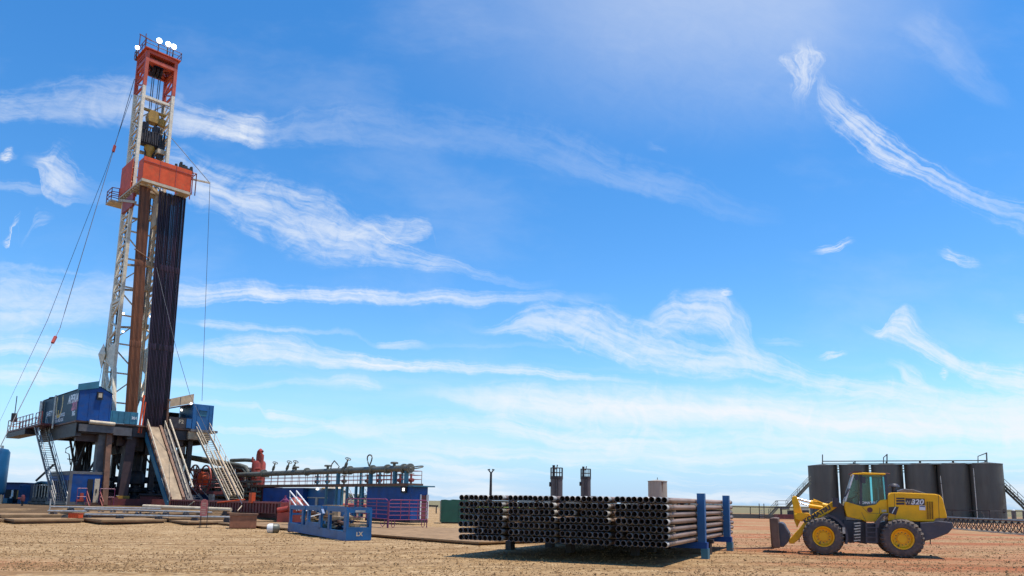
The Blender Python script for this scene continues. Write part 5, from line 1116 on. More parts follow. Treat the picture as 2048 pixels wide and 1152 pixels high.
m = M(); m.add([(r*math.sin(f)+0, -r*math.cos(f)-.012, z) for f, z in ((.2, a.z-.02), (.5, a.z-.02), (.38, a.z-.55), (.32, a.z-1.6), (.27, a.z-.6))], [(0, 1, 2, 3, 4)]); m.obj('rust_stain', W_['brown'], t)
# ================================================================ casing pipe stack
FD = Vector((.903, -.43, 0)).normalized(); PD = Vector((.43, .903, 0)).normalized()
S0 = Vector((4.82, 22.65, 0)); ROWP, Z0, PITCH = .225, .675, .187
casing = mat('casing steel', (.30, .20, .145), .5, .15, var=.3, rand=.2, scale=2.2, stretch=(1, 1, .2), dirt=.5, dirtcol=(.17, .085, .055))
prot = mat('pale thread protector', (.30, .285, .26), .55, rand=.5, var=.2, scale=8, dirt=.3, dirtcol=(.3, .2, .12))
prot_shade = mat('shade toned thread protector', (.125, .115, .12), .55, var=.3, scale=8, dirt=.4)  # darker copy of the protector tone, shade of the end faces in the colour
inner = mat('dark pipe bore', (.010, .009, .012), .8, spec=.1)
PLN = 12.6
def stack_proto():
    t = thing('casing_pipe', 'x', 'casing pipe')
    M().tube((0, 0, .12), (0, 0, PLN), .083, 14, caps=False).add([], []).obj('pipe_wall', casing, t, 50)
    M().lathe([(.083, .3), (.0935, .24), (.0935, .02), (.092, .0)], n=16).obj('thread_protector', prot, t, 50)
    M().lathe([(.092, .0), (.0845, .0), (.083, .06)], n=16).obj('pipe_rim', prot_shade, t, 50)
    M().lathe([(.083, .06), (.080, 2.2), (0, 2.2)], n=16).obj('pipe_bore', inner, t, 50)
    M().lathe([(.083, PLN-.2), (.092, PLN-.18), (.092, PLN+.02), (0, PLN+.02)], n=14).obj('end_cap', prot_shade, t, 50)
    return t
st0 = stack_proto(); first = True
q = Vector((PD.x, PD.y, 0)).to_track_quat('Z', 'Y')
WORD = ['leftmost', 'second', 'third', 'rightmost']; RW = ['bottom', 'second lowest', 'third lowest', 'middle', 'third highest', 'second highest', 'top']
random.seed(3)
BW = 9*PITCH; GAP = .19
rowz = lambda r, jit: Z0+ROWP*r
for b in range(4):
    bi = 3-b          # 3 = rightmost first in s
    for r in range(7):
        roff = random.uniform(-.025, .025); gap_at = None
        cnt = 9
        if bi == 3 and r == 1: skip = (1,)
        elif bi == 2 and r == 4: skip = (3,)
        else: skip = ()
        for c in range(cnt):
            if c in skip: continue
            s = b*(BW+GAP)+(8-c)*PITCH+PITCH/2-roff-(.04 if (bi == 1 and r < 4) else 0)
            tj = random.uniform(-.045, .04)
            loc = S0-FD*s+PD*tj+Vector((0, 0, Z0+ROWP*r+random.uniform(-.006, .006)))
            lab = '%s pipe from the left, %s row of the %s casing bundle' % (ORD[c], RW[r], WORD[bi])
            if first: o = st0; first = False; o['label'] = lab
            else: o = copy_tree(st0, label=lab)
            o['group'] = 'casing pipes in the long stack'; o.location = loc; o.rotation_euler = q.to_euler()
            o.rotation_mode = 'XYZ'; o.rotation_euler = (Matrix.Rotation(0, 3, 'Z') @ q.to_matrix() @ Matrix.Rotation(random.random()*6, 3, 'Z')).to_euler()
# strips between rows
for b in range(4):
    for r in range(6):
        for ti, tt in enumerate((.75, 4.5, 9.9)):
            if ti > 0 and b > 0: continue
            s0 = b*(BW+GAP); a = S0-FD*(s0-.06)+PD*(tt+random.uniform(-.3, .3)); z = Z0+ROWP*r+.112
            t = thing('spacer_strip', 'spacer strip above the %s row of the %s bundle%s' % (RW[r], WORD[3-b], ('', ' by the near blue upright', ' by the far blue upright')[ti]), 'spacer', (a.x, a.y, z), math.atan2(-FD.y, -FD.x), 'spacer strips in the casing stack')
            M().bb(0, BW+.12, -.05, .05, -.016, .016).obj('strip_board', W_['timber'], t)
# blue racks
for i, (tt, lab) in enumerate(((4.5, 'nearer blue pipe rack with tall uprights holding the casing stack'), (9.9, 'farther blue pipe rack with tall uprights holding the casing stack'))):
    a = S0+PD*tt; t = thing('pipe_rack', lab, 'pipe rack', (a.x, a.y, 0), math.atan2(FD.y, FD.x), 'blue pipe racks'); tot = 4*BW+3*GAP
    m = M(); m.bb(-tot-.2, .34, -.16, .16, .36, Z0-.1); m.obj('rack_beam', W_['blue'], t)
    for k in range(5):
        s = -k*(BW+GAP)+ (GAP/2 if k else .1); w = .13 if k in (0, 4) else .06
        M().bb(s-w+.05, s+w+.05, -.14, .14, Z0-.1, 2.3 if k == 0 else 2.0 if k == 4 else 2.14).obj('upright', W_['midblue'], t)
    for k in range(4):
        s = .25-k*(tot+.4)/3
        M().bb(s-.12, s+.12, -.2, .2, 0, .36).obj('rack_foot', W_['steel'] if k else W_['teal'], t)  # inner feet coloured dark to stand for the shade under the stack
t = thing('rack_sleeper', 'timber sleeper beam in shade-dark colour under the near ends of the casing stack', 'beam', S0+PD*7.0, math.atan2(FD.y, FD.x)); M().bb(-7.3, .1, -.13, .13, .42, Z0-.1).obj('beam', W_['steel'], t); m = M()  # beam and blocks coloured near-black for the shade beneath the pipes
for k in range(4): m.bb(-6.9+k*2.2, -6.6+k*2.2, -.2, .2, 0, .42)
m.objs('block', W_['steel'], t)
# ================================================================ wheel loader
_a, _b = gnd(1647, 1110.5), gnd(1805, 1116.5)
LD = (_b-_a); LANG = math.atan2(LD.y, LD.x); LO = (_a+_b)/2
LU = Vector((math.cos(LANG), math.sin(LANG), 0)); LV = Vector((-LU.y, LU.x, 0))
def ls(px, py, y=0.):
    d = ray(px, py); n = LV; o = LO+LV*y; Y = (o.dot(n))/(d.x*n.x+n.y) ; p = Vector((d.x*Y, Y, HC+d.z*Y)); return ((p-LO).dot(LU), p.z)
def z3(x, y, yl=0.): return ls(1520+x/5.12, 930+y/5.12, yl)
LY = dict(body=mat('loader yellow', (.90, .44, .008), .42, spec=.3, var=.1, scale=1.2, dirt=.4, dirtcol=(.45, .23, .03)), dark=mat('loader charcoal', (.052, .048, .062), .5, var=.2, scale=2, dirt=.4, dirtcol=(.16, .11, .08)),
 tyre=mat('dusty tyre rubber', (.10, .08, .072), .9, var=.25, scale=4, dirt=.85, dirtcol=(.24, .17, .12), bump=.3, bscale=20), deco=mat('decal dark', (.03, .015, .03), .4), fork=mat('worn brown steel', (.15, .085, .06), .6, .2, var=.3, scale=3, dirt=.5),
 chrome=mat('steel rod', (.55, .55, .55), .25, .9, var=.05))
ld = thing('wheel_loader', 'yellow wheel loader with pallet forks parked facing left before the row of tanks', 'wheel loader', LO, LANG)
def poly(pts, y): return [z3(x, yy, y) for x, yy in pts]
def part(name, pts, y0, y1, m_, parent=ld, bevel=0.03):
    mm = M(); mm.xz(poly(pts, y0), y0, y1); return mm.obj(name, m_, parent, bevel=bevel)
W0 = 2.6
# wheels
def wheel(cx, cy, y):
    c = z3(cx, cy, 0); R = .735; zc = R-.01; w = .52
    s = 1 if y > 1 else -1
    def ax(h): return y+h
    prof = [(.40, .06), (.43, .01), (.58, -.0), (.68, .05), (.725, .12), (R, .2), (R, w-.2), (.725, w-.12), (.68, w-.05), (.58, w), (.42, w-.01), (.37, w-.06)]
    t = M().lathe([(r, h) for r, h in prof], (c[0], y, zc), 'y', 44, True).obj('wheel', LY['tyre'], ld, 35)
    m = M()
    for k in range(26):
        a = 2*PI*k/26
        for sd in (0, 1):
            a2 = a+sd*PI/26; d = Vector((math.cos(a2), 0, math.sin(a2))); tt = Vector((-math.sin(a2), 0, math.cos(a2)))
            p = Vector((c[0], y+(.02 if sd == 0 else w-.02), zc)); q = Vector((c[0], y+w/2, zc))
            m.bar(p+d*(R-.06), p+d*(R-.02)+tt*.02+Vector((0, .08 if sd == 0 else -.08, 0)), .09, .03); m.bar(p+d*(R-.012)+Vector((0, .1 if sd == 0 else -.1, 0)), q+d*(R-.008)+tt*.08, .085, .03)
    m.obj('tread_lug', LY['tyre'], t)
    ye = 0 if y < 1 else w
    sg = 1 if y < 1 else -1
    m = M(); m.lathe([(.405, .01), (.36, .02), (.335, .1), (.31, .14), (.18, .15), (.17, .1), (0, .1)], (c[0], y, zc), 'y', 36) if y < 1 else m.lathe([(.375, w-.02), (.345, w-.03), (.3, w-.14), (.0, w-.12)], (c[0], y, zc), 'y', 36)
    rm = m.obj('rim', LY['body'], t, 35)
    m = M()
    for k in range(12):
        a = k*PI/6; m.tube((c[0]+.235*math.cos(a), y+.125, zc+.235*math.sin(a)), (c[0]+.235*math.cos(a), y+.15, zc+.235*math.sin(a)), .018, 6)
    m.tube((c[0]-.14, y+.03, zc-.26), (c[0]-.14, y+.14, zc-.26), .03, 6); m.obj('wheel_bolt', LY['dark'], rm)
for cx, cy in ((650, 725), (1461, 766)):
    wheel(cx, cy, 0.0); wheel(cx, cy, W0-.52)
m = M()
for cx, cy in ((650, 725), (1461, 766)): c = z3(cx, cy, 0); m.tube((c[0], .3, .735), (c[0], W0-.3, .735), .22, 10); m.lathe([(0, -.3), (.36, -.25), (.36, .25), (0, .3)], (c[0], W0/2, .735), 'y', 14)
m.objs('axle', LY['dark'], ld, 40)
# rear body
hood = part('hood', [(1308, 310), (1340, 283), (1440, 281), (1800, 297), (1846, 312), (1872, 345), (1915, 520), (1912, 545), (1800, 547), (1782, 582), (1310, 572)], .42, W0-.42, LY['body'])
part('hood_vent', [(1316, 432), (1420, 428), (1392, 512), (1318, 490)], .40, .43, LY['deco'], hood, 0)
m = M(); p, q = z3(1352, 495, .39), z3(1388, 428, .39); m.bar((p[0], .395, p[1]), (q[0], .395, q[1]), .035, .03); m.obj('vent_strut', W_['whitep'], hood)
m = M()
for a_, b_ in ((335, 350), (357, 377), (385, 407)): m.xz(poly([(1393, a_), (1480, a_), (1480, b_), (1397, b_)], .415), .41, .418)
m.obj('stripe_decal', LY['deco'], hood)
part('name_plate', [(1490, 340), (1686, 346), (1688, 413), (1493, 409)], .41, .418, LY['deco'], hood, 0)
a_, b_ = z3(1530, 386, .405), z3(1612, 382, .405)
text('WA', W_['cream'], hood, .21, basis((a_[0]-.0, .405, a_[1]), (1, 0, 0), (0, 0, 1)), bold=.002, xs=.9)
text('320', W_['whitep'], hood, .27, basis((b_[0]-.01, .405, b_[1]+.005), (1, 0, 0), (0, 0, 1)), bold=.008, shear=.2, xs=1.05)
part('notice_sticker', [(1632, 415), (1694, 417), (1694, 463), (1632, 461)], .41, .417, W_['whitep'], hood, 0)
m = M(); m.xz(poly([(1637, 420), (1689, 421), (1689, 430), (1637, 429)], .4), .405, .409); m.obj('sticker_print', W_['blue'], hood)
gr = part('side_grille', [(1700, 376), (1772, 376), (1780, 553), (1706, 555)], .405, .425, W_['darkin'], hood, 0)
m = M()
for k in range(15):
    p, q = z3(1703, 382+k*12, .4), z3(1777, 382+k*12, .4); m.bar((p[0], .402, p[1]), (q[0], .402, q[1]), .012, .012)
for k in range(4):
    p, q = z3(1704+k*23, 376, .4), z3(1709+k*23, 553, .4); m.bar((p[0], .398, p[1]), (q[0], .398, q[1]), .025, .014)
m.obj('grille_bar', LY['body'], gr)
m = M()
for x in (1375, 1826):
    p, q = z3(x, 290, .41), z3(x+10, 560, .41); m.bar((p[0], .419, p[1]), (q[0], .419, q[1]), .012, .012)
m.obj('panel_seam', LY['deco'], hood)
part('counterweight', [(1640, 590), (1780, 582), (1800, 572), (1975, 588), (1972, 652), (1925, 702), (1788, 755), (1665, 785), (1640, 740)], .25, W0-.25, LY['dark'])
part('rear_frame', [(1190, 600), (1320, 575), (1650, 580), (1650, 740), (1400, 700), (1200, 810), (1090, 800), (1085, 600)], .55, W0-.55, LY['dark'])
m = M(); p = z3(1750, 765, .5); m.tube((p[0], .6, p[1]+.05), (p[0]-.02, .6, p[1]-.18), .02, 6); p = z3(1675, 795, .5); m.bb(p[0]-.08, p[0]+.05, .5, .8, p[1]-.05, p[1]+.1); m.objs('tow_hook', LY['dark'], ld)
m = M(); c = z3(1375, 285, 1.2); c2 = z3(1375, 205, 1.2); m.tube((c[0], 1.2, c[1]-.1), (c[0], 1.2, c2[1]), .1, 10); m.lathe([(0, .06), (.12, .05), (.2, -.03), (.21, -.08), (.1, -.08)], (c[0], 1.2, c2[1]), n=16); m.obj('intake_cap', LY['dark'], ld, 40)
part('muffler_shroud', [(1410, 285), (1428, 258), (1480, 240), (1525, 250), (1560, 248), (1640, 270), (1700, 290)], .8, W0-.8, W_['grey'])
# rear fender and ladder
part('rear_fender', [(1178, 600), (1215, 548), (1262, 497), (1316, 492), (1316, 520), (1275, 522), (1240, 560), (1215, 650), (1190, 650)], .1, .75, LY['dark'])
st_ = M(); 
for x in (1088, 1190): p, q = z3(x, 592, .12), z3(x+4, 800, .12); st_.bar((p[0], .12, p[1]), (q[0], .12, q[1]), .05, .06)
for yy in (600, 640, 690, 740, 790): p, q = z3(1088, yy, .12), z3(1194, yy, .12); st_.bar((p[0], .14, p[1]), (q[0], .14, q[1]), .16, .035)
st_.obj('access_ladder', LY['dark'], ld)
part('centre_frame', [(850, 560), (1090, 575), (1095, 810), (1030, 800), (985, 790), (930, 800), (880, 790), (850, 740)], .75, W0-.75, LY['dark'])
m = M()
for k, yy in enumerate((598, 625, 655, 682, 715, 745, 775)):
    p, q = z3(962+(k % 2)*8, yy, .3), z3(1028, yy-6, .3); m.bar((p[0], .4, p[1]), (q[0], .4, q[1]), .3, .05)
m.obj('step_plate', W_['galv'], ld)
m = M(); p, q = z3(968, 590, .3), z3(960, 800, .3); m.bar((p[0], .4, p[1]), (q[0], .4, q[1]), .05); p, q = z3(1035, 590, .3), z3(1025, 800, .3); m.bar((p[0], .4, p[1]), (q[0], .4, q[1]), .06); m.obj('step_rail', LY['dark'], ld)
# cab
part('cab_base', [(868, 372), (900, 378), (1000, 408), (1060, 423), (1130, 412), (1186, 402), (1225, 360), (1306, 350), (1312, 492), (1240, 500), (1190, 582), (1085, 582), (1040, 562), (890, 530), (863, 440)], .5, W0-.5, LY['body'])
m = M()
for a_, b_ in (((1045, 430), (1110, 492)), ((1110, 492), (1240, 496)), ((1040, 485), (1085, 575)), ((1225, 440), (1225, 498))):
    p, q = z3(*a_, .5), z3(*b_, .5); m.bar((p[0], .497, p[1]), (q[0], .497, q[1]), .012, .012)
m.obj('panel_seam', LY['deco'], ld)
m = M(); c = z3(1125, 460, .49); m.lathe([(0, 0), (.1, 0), (.1, .012)], (c[0], .488, c[1]), 'y', 18); m.obj('round_badge', W_['darkred'], ld)
part('number_plate', [(1245, 458), (1295, 458), (1295, 480), (1245, 482)], .485, .498, W_['cream'], ld, 0)
glass = bpy.data.materials.new('tinted cab glass'); glass.use_nodes = True; nt = glass.node_tree; nt.nodes.remove(nt.nodes['Principled BSDF'])
tr_ = nt.nodes.new('ShaderNodeBsdfTransparent'); tr_.inputs[0].default_value = (.36, .76, .80, 1); gg = nt.nodes.new('ShaderNodeBsdfGlossy'); gg.inputs['Roughness'].default_value = .05
fr_ = nt.nodes.new('ShaderNodeFresnel'); fr_.inputs[0].default_value = 1.5; mxs = nt.nodes.new('ShaderNodeMixShader'); nt.links.new(fr_.outputs[0], mxs.inputs[0]); nt.links.new(tr_.outputs[0], mxs.inputs[1]); nt.links.new(gg.outputs[0], mxs.inputs[2]); nt.links.new(mxs.outputs[0], nt.nodes['Material Output'].inputs[0])
GP = [(880, 368), (960, 98), (1278, 100), (1300, 350), (1225, 358), (1186, 400), (1130, 411), (1060, 421), (1000, 406), (900, 376)]
cg = M()
for y in (.56, W0-.56):
    pts = poly(GP, .56); cg.add([(x, y, z) for x, z in pts], [tuple(range(len(pts)))])
cab_glass = cg.objs('cab_glass', glass, ld)
fg = M(); P1, P2 = z3(880, 368, .56), z3(960, 98, .56); fg.quad((P1[0], .6, P1[1]), (P1[0], W0-.6, P1[1]), (P2[0], W0-.6, P2[1]), (P2[0], .6, P2[1])); P1, P2 = z3(1300, 350, .56), z3(1278, 100, .56); fg.quad((P1[0], .6, P1[1]), (P1[0], W0-.6, P1[1]), (P2[0], W0-.6, P2[1]), (P2[0], .6, P2[1])); fg.objs('windscreen', glass, ld)
m = M(); mw_ = M()
for y in (.55, W0-.55):
    for a_, b_, w in (((1032, 98), (1035, 412), .09), ((1282, 100), (1303, 350), .1), ((1195, 395), (1225, 358), .06), ((1060, 421), (1186, 400), .06), ((900, 376), (1060, 421), .05), ((960, 95), (1280, 98), .07)):
        p, q = z3(*a_, .55), z3(*b_, .55); m.bar((p[0], y, p[1]), (q[0], y, q[1]), .07, w)
    p, q = z3(874, 372, .55), z3(960, 88, .55); mw_.bar((p[0], y, p[1]), (q[0], y, q[1]), .06, .06)
m.obj('cab_pillar', LY['dark'], ld); mw_.obj('front_pillar', W_['whitep'], ld)
part('cab_roof', [(945, 98), (950, 84), (1060, 76), (1285, 84), (1290, 100), (1270, 104)], .5, W0-.5, LY['body'])
m = M(); p, q = z3(905, 98, .6), z3(955, 74, .6); m.tube((p[0], .6, p[1]), (q[0], .6, q[1]), .02, 6); p, q = z3(955, 72, .6), z3(1040, 72, .6); m.bar((p[0], .55, p[1]), (q[0], .55, q[1]), .06, .04); p, q = z3(1285, 84, .6), z3(1330, 92, .6); m.tube((p[0], .6, p[1]), (q[0], .6, q[1]), .02, 6); m.objs('roof_rack', W_['darkred'], ld)
m = M(); p = z3(1000, 130, .6); m.bb(p[0]-.1, p[0]+.03, .5, .6, p[1]-.1, p[1]+.12); p = z3(1055, 150, .6); m.bb(p[0]-.05, p[0]+.08, .45, .56, p[1]-.14, p[1]+.1); m.objs('mirror', LY['dark'], ld)
m = M(); s1 = z3(1080, 420, 1.3); m.bb(s1[0]+.05, s1[0]+.55, 1.0, 1.6, s1[1]-.1, s1[1]+.12); m.bb(s1[0]+.5, s1[0]+.66, 1.0, 1.6, s1[1], s1[1]+.75); m.bb(s1[0]-.75, s1[0]-.5, .8, 1.8, s1[1]-.1, s1[1]+.32); m.bar((s1[0]-.6, 1.3, s1[1]+.2), (s1[0]-.3, 1.3, s1[1]+.42), .06); m.path([(s1[0]-.28+.1*math.sin(k*.7), 1.3+.2*math.cos(k*.7), s1[1]+.42+.1*math.cos(0)-.06*math.sin(k*.7)) for k in range(10)], .02, 5); m.obj('seat_and_console', LY['dark'], ld)
c = z3(1105, 388, .54); text('KOMATSU', W_['whitep'], ld, .135, basis((c[0], .535, c[1]), (1, 0, 0), (0, 0, 1)), bold=.004)
m = M(); 
for k in range(3): p, q = z3(860+k*8, 330-k*4, .45), z3(900+k*10, 240, .45); m.tube((p[0], .45, p[1]), (q[0], .45, q[1]), .012, 5)
m.obj('grab_rail', LY['dark'], ld)
# front frame, fender, lamps
part('front_frame', [(760, 400), (800, 370), (862, 420), (880, 560), (860, 760), (760, 770), (690, 640), (700, 480)], .8, W0-.8, LY['dark'])
m = M(); c = z3(650, 725, .05); A_ = []
for k in range(12): a = math.radians(80-k*9); A_.append((c[0]+math.cos(a)*.90, .735+math.sin(a)*.90))
B_ = [(c[0]+(x-c[0])*.9, .735+(z-.735)*.9) for x, z in A_]
m.xz(A_+B_[::-1], .08, .6); m.xz(A_+B_[::-1], W0-.6, W0-.08); m.objs('front_fender', LY['dark'], ld)
part('fender_plate', [(843, 640), (872, 640), (874, 702), (846, 704)], .06, .1, W_['galv'], ld, 0)
m = M(); p = z3(770, 375, .35); m.bb(p[0]-.1, p[0]+.12, .3, .55, p[1]-.22, p[1]+.15); p, q = z3(740, 336, .4), z3(800, 352, .4); m.bar((p[0], .4, p[1]), (q[0], .4, q[1]), .05); m.obj('headlight', LY['deco'], ld)
# lift arms
ARM = [(740, 372), (772, 372), (790, 430), (720, 480), (640, 530), (560, 565), (505, 625), (440, 705), (395, 765), (345, 806), (305, 806), (290, 775), (345, 710), (400, 650), (470, 560), (490, 535), (620, 450)]
for y in (.55, W0-.75): part('lift_arm', ARM, y, y+.2, LY['body'])
a_ = z3(583, 512, .54); d_ = Vector((z3(690, 450, .54)[0]-z3(475, 570, .54)[0], 0, z3(690, 450, .54)[1]-z3(475, 570, .54)[1])).normalized()
text('KOMATSU', LY['deco'], ld, .235, basis((a_[0], .54, a_[1]+.015), d_, (-d_.z, 0, d_.x)), bold=.012, xs=1.08)
part('bell_crank', [(325, 345), (332, 322), (350, 314), (372, 320), (388, 345), (432, 490), (500, 490), (520, 520), (470, 570), (420, 560), (395, 610), (380, 645), (350, 570), (345, 490)], 1.1, 1.45, LY['body'])
part('crank_plate', [(345, 500), (430, 488), (500, 498), (510, 540), (430, 580), (365, 560)], .9, 1.1, LY['body'])
m = M(); p, q = z3(370, 342, 1.3), z3(560, 392, 1.3); m.tube((p[0], 1.28, p[1]), (q[0], 1.28, q[1]), .05, 10); p, q = z3(405, 388, 1.0), z3(520, 420, 1.0); m.tube((p[0], .95, p[1]), (q[0], .95, q[1]), .035, 10); m.objs('cylinder_rod', LY['chrome'], ld, 40)
m = M(); p, q = z3(515, 385, 1.3), z3(690, 425, 1.3); m.tube((p[0], 1.28, p[1]), (q[0], 1.28, q[1]), .115, 14); p, q = z3(500, 418, 1.0), z3(640, 440, 1.0); m.tube((p[0], .95, p[1]), (q[0], .95, q[1]), .08, 12); p, q = z3(545, 352, 1.3), z3(640, 392, 1.3); m.tube((p[0], 1.2, p[1]), (q[0], 1.2, q[1]), .025, 8); m.objs('tilt_cylinder', LY['body'], ld, 40)
m = M(); m.path([(*z3(660, 395, 1.4)[:1], 1.4, z3(660, 395, 1.4)[1]), (z3(700, 372, 1.4)[0], 1.4, z3(700, 372, 1.4)[1]), (z3(760, 390, 1.4)[0], 1.4, z3(760, 390, 1.4)[1]), (z3(800, 420, 1.4)[0], 1.4, z3(800, 420, 1.4)[1])], .03, 6); m.path([(z3(400, 790, .8)[0], .8, z3(400, 790, .8)[1]), (z3(405, 760, .8)[0], .8, z3(405, 740, .8)[1])], .02, 5); m.objs('hydraulic_hose', LY['dark'], ld, 50)
# coupler and forks
part('quick_coupler', [(172, 592), (215, 588), (245, 605), (268, 650), (300, 700), (308, 740), (290, 790), (245, 838), (205, 842), (190, 760)], .45, W0-.45, LY['dark'])
fk = part('fork_carriage', [(100, 545), (140, 540), (182, 545), (190, 640), (207, 850), (150, 852), (128, 830), (112, 700)], .3, W0-.3, LY['fork'])
m = M()
for y in (.5, 1.7):
    p, q = z3(118, 545, y), z3(140, 846, y); m.bar((p[0]-.05, y, p[1]), (q[0]-.05, y, q[1]), .14, .07)
m.objs('fork_shank', LY['fork'], fk)
for y in (.5, 1.7):
    b0 = z3(145, 850, y); m = M(); L_ = 1.75; z_ = b0[1]
    m.add([(b0[0], y-.07, z_-.03), (b0[0], y+.07, z_-.03), (b0[0], y+.07, z_+.04), (b0[0], y-.07, z_+.04), (b0[0]-L_, y-.07, z_-.10), (b0[0]-L_, y+.07, z_-.10), (b0[0]-L_, y+.07, z_-.085), (b0[0]-L_, y-.07, z_-.085)], [(0, 1, 2, 3), (4, 5, 6, 7), (0, 1, 5, 4), (1, 2, 6, 5), (2, 3, 7, 6), (3, 0, 4, 7)])
    m.obj('fork_tine', LY['fork'], ld)
# ================================================================ tank battery on the right
TC = [1648.5, 1711.5, 1777.5, 1845, 1911.5, 1977]
TWD = ['leftmost', 'second from left', 'third from left', 'fourth from left', 'fifth from left', 'rightmost']
tanks = []
for i, px in enumerate(TC):
    Y = 139-14*i/5; p = at(px, 1000, Y); zt = at(px, 931.5-.7*i, Y).z; r = [27.2, 27.2, 28.2, 28.5, 29, 29][i]/FPX*Y
    t = thing('storage_tank', '%s dark olive cylindrical storage tank in the row behind the wheel loader' % TWD[i], 'storage tank', (p.x, Y, 0), 0, 'row of storage tanks')
    M().lathe([(0, 0), (r, 0), (r, zt-.1), (r+.04, zt-.1), (r+.04, zt), (0, zt+.35)], n=48).obj('tank_shell', W_['tank'], t, 40)
    m = M(); m.lathe([(r, 3.0), (r+.03, 3.0), (r+.03, 3.06), (r, 3.06)], n=48); m.lathe([(r, 6.1), (r+.03, 6.1), (r+.03, 6.16), (r, 6.16)], n=48); m.obj('weld_band', W_['tank'], t, 40)
    m = M(); m.lathe([(0, -.1), (.32, -.1), (.32, .1), (0, .1)], (r*.35, -r*.93, 1.6), 'y', 14); m.obj('hatch', W_['steel'], t, 40); M().tube((0, 0, zt+.3), (0, 0, zt+.6), .12, 8).obj('top_vent', W_['steel'], t, 40)
    tanks.append((p.x, Y, r, zt))
def tp(px, off=0.):      # point on the rear walkway line at picture column px
    f = (px-TC[0])/(TC[-1]-TC[0]); return 139-14*f+off
wy = thing('tank_walkway', 'steel catwalk with handrail running along the tops of the dark storage tanks', 'walkway', (tanks[0][0], tanks[0][1]-0, 0)); o = Vector(wy.location)
P = lambda px, py, off=-1.0: at(px, py, tp(px)+off)-o
m = M(); m.bar(P(1640, 930), P(1990, 928), .9, .12); m.obj('walk_deck', W_['steel'], wy)
m = M(); m.tube(P(1645, 922.5), P(1974, 921), .1, 6); m.tube(P(1645, 927.5), P(1974, 926), .06, 6)
for px, py in ((1645, 909), (1710, 922), (1841, 922), (1907, 921)): m.tube(P(px, 930), P(px, py), .1, 6)
m.path([P(1767, 930), P(1767, 915), P(1774, 909)], .09, 6); m.tube(P(1774, 930), P(1774, 908), .11, 6); m.path([P(1956, 930), P(1956, 912.5), P(1973, 906)], .09, 6); m.tube(P(1974, 929), P(1973, 905), .11, 6); m.obj('handrail', W_['pipegreen'], wy)
m = M()
for a_, b_ in zip(TC, TC[1:]):
    for py in (934, 939, 944): m.bar(at((a_+b_)/2-14, py, tp(a_)+1.5)-o, at((a_+b_)/2+14, py, tp(b_)+1.5)-o, .12, .15)
m.objs('cross_bar', W_['pipegreen'], wy)
def tstairs(label, pts, w=.9, hr=True):
    t = thing('tank_stairs', label, 'staircase', pts[0]); o = Vector(pts[0]); P = [Vector(p)-o for p in pts]; dv = Vector((0, w, 0))
    m = M()
    for a_, b_ in zip(P, P[1:]): m.bar(a_, b_, .1, .35); m.bar(a_+dv, b_+dv, .1, .35)
    m.objs('stringer', W_['pipegreen'], t); m = M()
    for a_, b_ in zip(P, P[1:]):
        n = max(2, int((b_-a_).length/.35))
        for k in range(n): c = a_.lerp(b_, (k+.5)/n)+Vector((0, w/2, .05)); m.bb(c.x-.14, c.x+.14, c.y-w/2, c.y+w/2, c.z, c.z+.04)
    m.obj('tread', W_['pipegreen'], t); m = M()
    for d in (Vector((0, 0, 0)), dv):
        for a_, b_ in zip(P, P[1:]):
            for h in (.6, 1.2): m.tube(a_+d+Vector((0, 0, h)), b_+d+Vector((0, 0, h)), .045, 5)
            n = max(1, int((b_-a_).length/1.6))
            for k in range(n+1): c = a_.lerp(b_, k/n)+d; m.tube(c, c+Vector((0, 0, 1.2)), .045, 5)
    m.obj('handrail', W_['pipegreen'], t)
tstairs('steel stairs with landing climbing to the leftmost storage tank', [at(1622, 966, 136), at(1576, 1015, 133), at(1556, 1015, 132), at(1541, 1032, 131)])
tstairs('steel stairs descending at the right side of the rightmost storage tank', [at(2006, 969, 124), at(2052, 1013, 120), at(2066, 1030, 119)])
for i, (px0, py0, px1, py1) in enumerate(((1767, 952, 1770, 1000), (1881, 955, 1890, 1035), (1947, 940, 1955, 1036))):
    a_, b_ = at(px0, py0, 126-i*2), at(px1, py1, 126-i*2); t = thing('down_pipe', '%s thin pale down pipe from the left between the storage tanks' % ORD[i], 'pipe', a_, 0, 'down pipes between the tanks'); m = M(); m.path([Vector((.35, .6, .25)), Vector((0, 0, 0)), b_-a_], .07, 6); m.obj('pipe_body', W_['galv'], t, 50); M().bb(-.15, .15, -.1, .1, -1.05, -.95).obj('bracket', W_['steel'], t)
# containment wall
cwall = thing('containment_wall', 'low steel containment wall with a top rail round the storage tanks', 'wall', at(1440, 1036, 112)); o = Vector(cwall.location); o.z = 0; cwall.location = o
for nm, zz, hh, mm in (('wall_panel', .0, .62, 'pipegreen'), ('top_rail', 1.62, .12, 'steel')):
    m = M(); A_ = Vector((0, 0, zz)); B_ = Vector((at(1980, 1040, 100).x, 100, zz))-Vector((o.x, o.y, 0)); m.bar(A_+Vector((0, 0, hh/2)), B_+Vector((0, 0, hh/2)), .15, hh); C0 = B_+Vector((26, 18, 0)); m.bar(B_+Vector((0, 0, hh/2)), C0+Vector((0, 0, hh/2)), .15, hh); m.obj(nm, W_[mm], cwall)
m = M()
for k in range(9): c = A_.lerp(B_, k/8); m.bar((c.x, c.y, .5), (c.x, c.y, 1.65), .1)
m.objs('rail_post', W_['steel'], cwall)
lad = thing('wall_ladder', 'short steel stile ladder over the containment wall', 'ladder', (*at(1524, 1036, 109).xy, 0)); m = M(); m.tube((-.35, 0, 0), (-.35, 0, 2.2), .06, 6); m.tube((.35, 0, 0), (.35, 0, 2.2), .06, 6); m.obj('side_rail', W_['steel'], lad); m = M()
for k in range(5): m.bb(-.35, .35, -.12, .12, .15+.25*k, .2+.25*k)
m.obj('rung', W_['galv'], lad)
